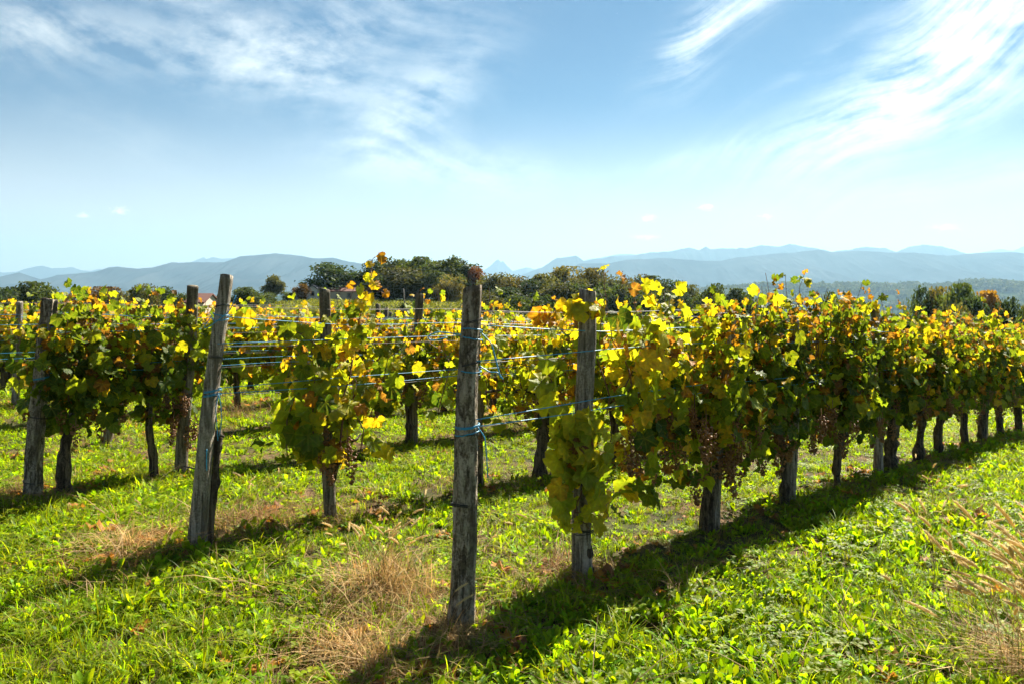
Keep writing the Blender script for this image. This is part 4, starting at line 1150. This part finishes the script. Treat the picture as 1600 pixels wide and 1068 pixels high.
# second row: isolated vine with its tall shoot
def iso_extra(L, r):
    add_shoot(L, r, [(.0, -.06, .45), (.04, -.1, .9), (.14, -.10, 1.35), (.24, -.08, 1.68)], 16, dict(l=1.4, y=2.4, Y=1.4, o=.5), (.06, .115), .4, .009)
    add_shoot(L, r, [(.24, -.08, 1.66), (.29, -.07, 1.80), (.35, -.06, 1.99)], 9, dict(y=.8, Y=2.4, o=2.0, b=.4), (.035, .075), .3, .006)
    add_shoot(L, r, [(-.05, -.06, 1.2), (-.25, -.04, 1.40), (-.50, -.02, 1.50), (-.80, 0, 1.54)], 11, dict(g=1.2, l=1.6, y=1.4, Y=.5, o=.6, b=.5), (.06, .10), .4)
    add_shoot(L, r, [(-.2, -.06, .5), (-.25, -.12, .75), (-.22, -.12, 1.1)], 14, dict(g=2, l=2, y=1, o=.2), (.08, .125), .4, .007)
near_vine(1, T(1, 519), 'isolated yellow-green vine on a brown post with one tall golden shoot', .68, 1.44, .40, 1.52, 190, dict(d=.6, g=2.0, l=2.6, y=1.6, Y=.7, o=.5, b=.4), 300, 9, .17, True, (-.2, .2), r0=.030, extra=iso_extra, nclu=5, zc=(.45, .8), size=(.075, .128), h=.5, lean=.02)
def dead_trunk():
    x, y, z = row_p(1, .085)
    V, Fc = trunk_mesh(91, .76, (), .028, .055, .035)
    e = empty('vine_stump', (x, y, z), 0)
    tag(e, 'dead leafless vine trunk tied against the squared end post', 'vine stump')
    obj('trunk', make_mesh('trunk', V, Fc, M_TRUNK), e)
    obj('spur', make_mesh('spur', *tube([[.045, 0, .70], [.085, -.01, .74], [.115, -.01, .72]], [.018, .014, .008], 7), M_TRUNK), e)
    obj('strap', make_mesh('strap', *tube([[.045, -.02, .50], [-.06, -.06, .52], [-.13, -.07, .54]], .005, 6), M_DARKWIRE), e)
dead_trunk()
near_vine(1, T(1, 748), 'sparse vine with a few yellow leaves just behind the bark post', 2.05, 2.95, .55, 1.45, 60, 'yellow', 60, 5, .12, r0=.03, nclu=2)
near_vine(1, T(1, 843), 'vine with a thick twisted trunk between the bark post and grey post', 3.0, 4.2, .48, 1.55, 340, 'yellow', 200, 10, .16, r0=.068, nclu=6)
tt = 4.65; i = 0
while tt < 15:
    near_vine(1, tt, '%s vine of the second row, seen through and under the front row' % ORD[3 + i], tt - .58, tt + .58, .48, 1.58, 350, 'gold' if i < 2 else 'mixed', 0, 10, nclu=7 if i < 3 else 3, r0=.042, group='second-row vines behind the front row')
    tt += 1.1; i += 1
# third row
near_vine(2, .24, 'dense dark green vine with grape bunches behind the split leaning post', .02, .85, .58, 1.64, 460, 'green', 250, 11, .2, True, (-.1, .65), r0=.050, nclu=12, zc=(.62, .95), lean=.06, sprout=.3)
near_vine(2, .98, 'dense vine with hanging brown grapes left of the squared end post', .78, 1.48, .55, 1.62, 380, 'green', 200, 9, .2, True, (-.3, .2), r0=.035, nclu=16, zc=(.48, .85), sprout=.25)
near_vine(2, 2.75, 'thin vine between the squared post and the isolated vine', 2.45, 3.3, .48, 1.5, 210, 'gold', 100, 7, .16, r0=.035, nclu=4)
near_vine(2, T(2, 638), 'dark-trunked vine with grapes beside the dark post of the third row', 3.35, 4.55, .48, 1.55, 380, 'gold', 150, 10, .18, r0=.045, nclu=12)
tt = 5.1; i = 0
while tt < 13:
    near_vine(2, tt, '%s vine of the third row, seen past the nearest posts' % ORD[4 + i], tt - .58, tt + .58, .48, 1.58, 340, 'gold', 0, 10, nclu=5, r0=.042, group='third-row vines further along')
    tt += 1.1; i += 1

# rows further back share a few shapes
FARV = []
for s in range(7):
    r = np.random.default_rng(500 + s)
    L = gen_vine(r, -.62, .62, .44, 1.64, 370, MIXES['gold'], .2, 10, (.085, .135), .2)
    sel = np.ones(len(L['pos']), bool)
    V, Fc, C = bake_leaves(L, sel, LLO)
    tr = trunk_mesh(600 + s, .78, (-.35, .35), .045, 0, .05, 8)
    cn = join([tube(P, R, 4, False) for P, R in L['canes']])
    FARV.append((make_mesh('foliage', V, Fc, M_LEAF, C), make_mesh('trunk', *tr, M_TRUNK), make_mesh('canes', *cn, M_CANE)))
STARTS = {3: row_t(3, 185), 4: row_t(4, 86), 5: row_t(5, 42), 6: row_t(6, -30), 7: row_t(7, -30), 8: row_t(8, -30), }
rr = np.random.default_rng(900)
for k, s0 in STARTS.items():
    t1 = row_t(k, 1180 if k < 6 else 900)
    if k > 7: t1 = row_t(k, 700)
    for iv, tt in enumerate(np.arange(s0 + .4, t1, 1.12)):
        if rr.uniform() < .05: continue
        x, y, z = row_p(k, tt + rr.normal() * .06)
        e = empty('grapevine', (x, y, z), RZ + (math.pi if rr.uniform() < .5 else 0))
        tag(e, 'golden-leaved vine, %s from the open end of the %s row from the front' % (ORD[iv], ORD[k]), 'grapevine', 'fourth-row vines' if k == 3 else 'vines in the back rows')
        f, t_, c_ = FARV[int(rr.integers(0, 7))]
        sc = rr.uniform(.93, 1.06)
        for nm, me in (('foliage', f), ('trunk', t_), ('canes', c_)):
            o = obj(nm, me, e, scale=(1, 1, sc))
            if nm != 'trunk': o['kind'] = 'stuff'

# ------------------------------------------------------------------ grass and weeds
def blade(r, L, w, lean, az, base, c0, c1, seg=3, twist=0.0):
    s = np.linspace(0, 1, seg + 1)
    hor = L * (lean * s ** 1.7); up = L * (s - .5 * min(lean, 1.2) * s ** 2.2)
    d = np.array([math.cos(az), math.sin(az)]); pr = np.array([-d[1], d[0]])
    cx = base[0] + d[0] * hor; cy = base[1] + d[1] * hor
    ww = w * (1 - s ** 1.6) * .5 * (1 + .3 * np.sin(s * 3.1))
    Lf = np.stack([cx + pr[0] * ww, cy + pr[1] * ww, up + ww * twist], 1); Rt = np.stack([cx - pr[0] * ww, cy - pr[1] * ww, up - ww * twist], 1)
    V = np.concatenate([Lf[:-1], Rt[:-1], [[cx[-1], cy[-1], up[-1]]]])
    m = seg
    Fc = []
    for i in range(m - 1): Fc += [(i, m + i, m + i + 1), (i, m + i + 1, i + 1)]
    Fc.append((m - 1, 2 * m - 1, 2 * m))
    t = np.concatenate([s[:-1], s[:-1], [1]])[:, None]
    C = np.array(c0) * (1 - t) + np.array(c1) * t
    return V, np.array(Fc), C
def broad(r, L, w, rise, az, base, c0, c1):
    """lance-shaped weed leaf with a keel"""
    s = np.array([0, .25, .55, .82, 1.0]); wd = w * np.array([.15, .75, 1, .6, 0]) * .5
    bend = r.uniform(.2, .8)
    hor = L * np.cos(rise) * s + 0; up = L * (math.sin(rise) * s - bend * .5 * s ** 2.2)
    d = np.array([math.cos(az), math.sin(az)]); pr = np.array([-d[1], d[0]])
    V = []
    for i in range(5):
        c = np.array([base[0] + d[0] * hor[i], base[1] + d[1] * hor[i], up[i] + .005])
        V += [c + np.array([pr[0] * wd[i], pr[1] * wd[i], wd[i] * .35]), c, c - np.array([pr[0] * wd[i], pr[1] * wd[i], -wd[i] * .35])]
    Fc = []
    for i in range(4):
        a = i * 3
        Fc += [(a, a + 1, a + 4), (a, a + 4, a + 3), (a + 1, a + 2, a + 5), (a + 1, a + 5, a + 4)]
    t = np.repeat(s, 3)[:, None]
    C = np.array(c0) * (1 - t) + np.array(c1) * t
    return np.array(V), np.array(Fc), C
def clump(seed, kind):
    r = np.random.default_rng(seed); parts = []
    g = lambda: np.array([0.165, 0.275, 0.011]) * r.uniform(.6, 1.35) * [r.uniform(.8, 1.5), 1, r.uniform(.7, 1.3)]
    if kind == 'grass':
        for k in range(34):
            a = r.uniform(0, 6.28); rr_ = abs(r.normal()) * .05
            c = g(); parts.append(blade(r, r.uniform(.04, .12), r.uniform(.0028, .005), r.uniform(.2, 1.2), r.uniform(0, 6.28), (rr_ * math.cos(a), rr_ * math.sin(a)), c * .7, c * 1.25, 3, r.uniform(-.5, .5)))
    elif kind == 'long':
        for k in range(22):
            a = r.uniform(0, 6.28); rr_ = abs(r.normal()) * .03
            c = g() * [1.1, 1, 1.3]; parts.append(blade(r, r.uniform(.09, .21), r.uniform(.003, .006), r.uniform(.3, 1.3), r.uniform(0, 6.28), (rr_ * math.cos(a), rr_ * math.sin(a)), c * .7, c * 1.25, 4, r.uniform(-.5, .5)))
    elif kind == 'weed':
        for k in range(16):
            c = g() * [.95, 1.05, 1]; a = r.uniform(0, 6.28); rr_ = r.uniform(0, .05)
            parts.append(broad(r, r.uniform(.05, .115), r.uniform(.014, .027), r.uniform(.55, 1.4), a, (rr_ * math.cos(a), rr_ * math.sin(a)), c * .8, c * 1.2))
    elif kind == 'clover':
        for k in range(22):
            c = g(); a = r.uniform(0, 6.28); rr_ = math.sqrt(r.uniform()) * .10; z = r.uniform(.015, .06)
            for j in range(3):
                V, Fc, C = broad(r, r.uniform(.018, .03), r.uniform(.014, .022), r.uniform(-.1, .5), a + j * 2.1, (rr_ * math.cos(a), rr_ * math.sin(a)), c, c * 1.1)
                parts.append((V + [0, 0, z], Fc, C))
    elif kind == 'dry':
        for k in range(26):
            c = np.array([0.36, 0.24, 0.10]) * r.uniform(.6, 1.3); a = r.uniform(0, 6.28); rr_ = abs(r.normal()) * .06
            parts.append(blade(r, r.uniform(.06, .2), r.uniform(.002, .0045), r.uniform(.5, 2.2), r.uniform(0, 6.28), (rr_ * math.cos(a), rr_ * math.sin(a)), c * .8, c * 1.15, 3, r.uniform(-.5, .5)))
    elif kind == 'litter':
        for k in range(4):
            c = PAL['b'] if r.uniform() < .6 else PAL['o']
            V, Fc, C = leaf_shape(seed * 9 + k, 'b' if r.uniform() < .6 else 'o', False)
            an = r.uniform(0, 6.28); M = np.array([[math.cos(an), -math.sin(an), 0], [math.sin(an), math.cos(an), 0], [0, 0, 1]])
            parts.append(((V * r.uniform(.04, .07)) @ M.T + [r.uniform(-.12, .12), r.uniform(-.12, .12), r.uniform(.015, .05)], Fc, C))
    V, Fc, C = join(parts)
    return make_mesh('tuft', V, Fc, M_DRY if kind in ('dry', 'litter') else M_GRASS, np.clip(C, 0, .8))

def gp(px, py):
    """ground point seen at a photo position"""
    u = (px - 800) / F; v = (py - 455) / F
    d = 4.0
    for _ in range(30): d = (EYE - gz(u * d, d)) / v
    return u * d, d
DRYSPOT = [(gp(590, 950), .36, .8), (gp(560, 1040), .38, .75), (gp(690, 1000), .25, .7), (gp(205, 862), .30, .6), (gp(405, 815), .45, .6), (gp(1590, 1045), .35, .6), (gp(895, 895), .28, .7), (gp(30, 780), .4, .5)]
KINDS = ['grass'] * 5 + ['long'] * 3 + ['weed'] * 5 + ['clover'] * 3 + ['dry'] * 3 + ['litter'] * 2
def build_grass():
    r = np.random.default_rng(2024)
    protos = [clump(300 + i, kd) for i, kd in enumerate(KINDS)]
    ids = {kd: [i for i, q in enumerate(KINDS) if q == kd] for kd in set(KINDS)}
    P = []
    for d0, d1, dens in ((1.3, 2.2, 160), (2.2, 5.0, 270), (5.0, 8.0, 200), (8.0, 13, 115), (13, 22, 42), (22, 34, 12)):
        half = 1.08
        area = half * (d1 ** 2 - d0 ** 2)
        n = int(area * dens)
        y = np.sqrt(r.uniform(d0 ** 2, d1 ** 2, n)); x = y * r.uniform(-half, half, n)
        P.append(np.stack([x, y], 1))
    P = np.concatenate(P)
    # distance across the rows: strip of thinner, drier growth under the vines
    rel = P - ROW0[0][None]
    acr = rel @ Nn; alo = rel @ U
    spacing = 2.23
    q = (acr / spacing); frac = np.abs(q - np.round(q)) * spacing
    inrow = (np.round(q) >= 0) & (alo > -1.2)
    patch = fbm(P * 1.1 + 9, 3, 12)
    patch2 = fbm(P * .55 + 31, 3, 14)
    bare = inrow & (frac < .26) & (patch > .58)
    keep = r.uniform(size=len(P)) > np.where(bare, .60, .10 * (patch > .62))
    P, frac, inrow, patch, patch2, bare = P[keep], frac[keep], inrow[keep], patch[keep], patch2[keep], bare[keep]
    n = len(P)
    right = smoothstep((P - ROW0[0]) @ (-Nn), -.4, .6)          # broad weeds right of the front row
    w = {'grass': .46 - .16 * right + .25 * (patch2 - .5), 'long': .07 + .08 * (patch2 > .58) - .03 * right, 'weed': .34 + .40 * right + .3 * (.5 - patch2), 'clover': .09 - .02 * right,
         'dry': .015 + .16 * (inrow & (frac < .40)) + .03 * (patch > .6), 'litter': .006 + .05 * (inrow & (frac < .4))}
    dryness = np.zeros(n)
    for (cx, cy), rr_, st in DRYSPOT:
        dryness = np.maximum(dryness, st * np.exp(-(((P[:, 0] - cx) ** 2 + (P[:, 1] - cy) ** 2) / rr_ ** 2) ** 1.5))
    for kk in ('grass', 'long', 'weed', 'clover'): w[kk] = w[kk] * (1 - dryness)
    w['dry'] = w['dry'] + .6 * dryness
    keys = list(w); W = np.stack([np.clip(w[k] * np.ones(n), .002, None) for k in keys], 1); W /= W.sum(1)[:, None]
    ch = (r.uniform(size=(n, 1)) > W.cumsum(1)).sum(1).clip(0, len(keys) - 1)
    idx = np.array([ids[keys[c]][int(v * len(ids[keys[c]]))] for c, v in zip(ch, r.uniform(size=n))])
    tall = fbm(P * .33 + 77, 3, 19)
    scl = r.uniform(.6, 1.25, n) * (.95 + .9 * (patch - .5) + 1.0 * (tall - .5)) * np.where(P[:, 1] > 13, 1.5, 1.0) * np.where(P[:, 1] > 22, 1.4, 1.0)
    rot = np.stack([r.normal(size=n) * .12, r.normal(size=n) * .12, r.uniform(0, 6.28, n)], 1)
    z = ground(P[:, 0], P[:, 1]) - .004
    scatter('grass', np.stack([P[:, 0], P[:, 1], z], 1), rot, scl, idx, protos, 'bright green grass and weeds between the vine rows', 'grass')
build_grass()

# ------------------------------------------------------------------ dry grass tufts with seed heads
def seed_head_mesh(seed, L=.065):
    """foxtail spike: a fuzzy spindle of short bristles along the x axis"""
    r = np.random.default_rng(seed); parts = []
    s = np.linspace(0, 1, 7); R = np.array([.001, .0036, .0045, .0045, .004, .003, .0008])
    V, Fc = tube(np.stack([s * L, 0 * s, -.012 * s ** 2], 1), R, 6)
    c = np.array([.60, .50, .27]); parts.append((V, Fc, np.tile(c, (len(V), 1))))
    n = 70; t = r.uniform(0.02, .95, n); a = r.uniform(0, 6.28, n)
    b = np.stack([t * L, np.cos(a) * .003, np.sin(a) * .003 - .012 * t ** 2], 1)
    tip = b + np.stack([r.uniform(.006, .012, n), np.cos(a) * .007, np.sin(a) * .007], 1)
    sd = np.stack([np.zeros(n), -np.sin(a), np.cos(a)], 1) * .0007
    V = np.stack([b - sd, b + sd, tip], 1).reshape(-1, 3); Fc = np.arange(n * 3).reshape(-1, 3)
    parts.append((V, Fc, np.tile(c * 1.2, (len(V), 1))))
    V, Fc, C = join(parts)
    return make_mesh('seed_head', V, Fc, M_DRY, C)
HEADS = [seed_head_mesh(s, L) for s, L in enumerate((.055, .07, .085, .06))]
def dry_tuft(name, label, x, y, spread, n_blade, hmin, hmax, n_head, hh, seed, lean_dir=None, green=.15, headsize=1.0, col=(0.55, 0.38, 0.16)):
    r = np.random.default_rng(seed); parts = []
    e = empty(name, (x, y, gz(x, y))); tag(e, label, 'dry grass', 'tufts of dry grass')
    for k in range(n_blade):
        a = r.uniform(0, 6.28); rr_ = abs(r.normal()) * spread * .5
        bx, by = rr_ * math.cos(a), rr_ * math.sin(a) * .8
        c = np.array(col) * r.uniform(.55, 1.3) if r.uniform() > green else np.array([.10, .16, .02]) * r.uniform(.8, 1.3)
        az = r.uniform(0, 6.28) if lean_dir is None or r.uniform() < .35 else lean_dir + r.normal() * .6
        L = r.uniform(hmin, hmax)
        V, Fc, C = blade(r, L, r.uniform(.002, .0048), r.uniform(.2, 1.8), az, (bx, by), c * .85, c * 1.15, 4, r.uniform(-.6, .6))
        V = V + [0, 0, gz(x + bx, y + by) - gz(x, y) - .005]
        parts.append((V, Fc, C))
    heads = []
    for k in range(n_head):
        a = r.uniform(0, 6.28); rr_ = abs(r.normal()) * spread * .55
        bx, by = rr_ * math.cos(a), rr_ * math.sin(a)
        az = r.uniform(0, 6.28) if lean_dir is None or r.uniform() < .6 else lean_dir + r.normal() * .9
        L = r.uniform(*hh); ln = r.uniform(.08, .5); s = np.linspace(0, 1, 6)
        P = np.stack([bx + math.cos(az) * L * ln * s ** 2, by + math.sin(az) * L * ln * s ** 2, L * (s - .25 * ln * s ** 2)], 1)
        V, Fc = tube(P, np.linspace(.0014, .0009, 6), 4, False)
        c = np.array([.38, .26, .12]) if r.uniform() > green else np.array([.14, .16, .03])
        parts.append((V, Fc, np.tile(c, (len(V), 1))))
        d = P[-1] - P[-2]; heads.append((P[-1], math.atan2(d[1], d[0]), math.atan2(d[2], math.hypot(d[0], d[1]))))
    V, Fc, C = join(parts)
    tag(obj('blades', make_mesh('dry_blades', V, Fc, M_DRY, np.clip(C, 0, .8)), e), kind='stuff')
    for i, (p, az, el) in enumerate(heads):
        o = obj('seed_head', HEADS[i % 4], e, tuple(p)); o.rotation_euler = (0, -el * .9 + .2, az); o.scale = (headsize * r.uniform(.8, 1.25),) * 3
x, y = gp(600, 930); dry_tuft('dry_grass_tuft', 'large straw-coloured grass tuft left of the bark post foot', x, y, .46, 950, .12, .42, 40, (.25, .52), 1)
x, y = gp(560, 1035); dry_tuft('dry_grass_tuft', 'flattened dry grass in front of the bark post foot', x, y, .46, 560, .08, .26, 0, (.2, .3), 2)
x, y = gp(700, 1010); dry_tuft('dry_grass_tuft', 'dry stalks gathered at the very foot of the bark post', x, y, .20, 160, .08, .24, 3, (.2, .3), 8)
x, y = gp(205, 862); dry_tuft('dry_grass_tuft', 'brown grass tuft left of the squared post foot', x, y, .36, 480, .10, .30, 3, (.2, .35), 3)
x, y = gp(405, 812); dry_tuft('dry_grass_tuft', 'reddish dry grass between the squared post and the isolated vine', x, y, .50, 300, .08, .24, 8, (.2, .36), 4, col=(0.36, 0.20, 0.09))
x, y = gp(1585, 1050); dry_tuft('foxtail_grass_tuft', 'tall foxtail grass with tan seed heads at the near corner', x + .12, y - .12, .42, 420, .15, .45, 110, (.30, .74), 5, lean_dir=2.8, green=.25, headsize=1.6)
x, y = gp(1450, 960); dry_tuft('foxtail_grass_tuft', 'few foxtail stalks leaning out over the weeds', x + .3, y, .50, 30, .12, .3, 22, (.30, .62), 6, lean_dir=3.0, green=.5, headsize=1.15)
x, y = gp(1330, 660 + 140); dry_tuft('foxtail_grass_tuft', 'thin foxtail stalks in the open strip right of the front row', x + .5, y - .4, .9, 10, .12, .25, 9, (.25, .5), 7, green=.6)
x, y = gp(1090, 800); dry_tuft('dry_grass_tuft', 'dry weed stalks under the second vine of the front row', x, y, .5, 60, .15, .38, 6, (.3, .5), 9, col=(.22, .12, .06))
x, y = gp(890, 890); dry_tuft('dry_grass_tuft', 'withered brown stalks at the foot of the grey post', x - .1, y, .25, 80, .1, .34, 3, (.3, .5), 10, col=(.24, .13, .06))
x, y = gp(370, 655); dry_tuft('dry_grass_tuft', 'dry tall weeds in the gap right of the squared post', x, y, .7, 200, .2, .5, 16, (.35, .6), 11, col=(.30, .18, .08))
x, y = gp(790, 670); dry_tuft('dry_grass_tuft', 'straw grass beyond the bark post between the rows', x, y, .7, 200, .2, .45, 12, (.35, .55), 12)

# leafy shoot reaching in from a vine standing outside the picture
def edge_shoot():
    x, y = 2.40, 3.50
    e = empty('vine_shoot', (x, y, gz(x, y))); r = np.random.default_rng(8)
    tag(e, 'bright yellow vine leaves poking in at the edge', 'vine shoot')
    L = dict(pos=np.zeros((0, 3)), R=np.zeros((0, 3, 3)), s=np.zeros(0), cls=np.zeros(0, int), var=np.zeros(0, int), canes=[])
    add_shoot(L, r, [(.05, 0, 0), (.02, 0, .35), (-.06, -.02, .62), (-.10, -.02, .85)], 9, dict(y=3, Y=2, l=.6), (.06, .09))
    L['pos'][:, 2] = np.maximum(L['pos'][:, 2], .35)
    finish_vine(e, L, 9, LHI, r, [], None, np.array([-2.4, -3.5, 1.0]))
edge_shoot()

# ------------------------------------------------------------------ air
def build_haze():
    m, N, out = new_mat('haze_air')
    v = N.node('ShaderNodeVolumePrincipled')
    v.inputs['Color'].default_value = (0.36, 0.60, 0.80, 1)
    v.inputs['Density'].default_value = 0.0001
    v.inputs['Anisotropy'].default_value = 0.25
    N.l.new(v.outputs[0], out.inputs['Volume'])
    m.cycles.homogeneous_volume = True
    V, Fc = boxm(-16500, 16500, -17500, 17500, -130, 1020)
    tag(obj('haze', make_mesh('haze', V, Fc, m, smooth=False)), kind='stuff')
build_haze()
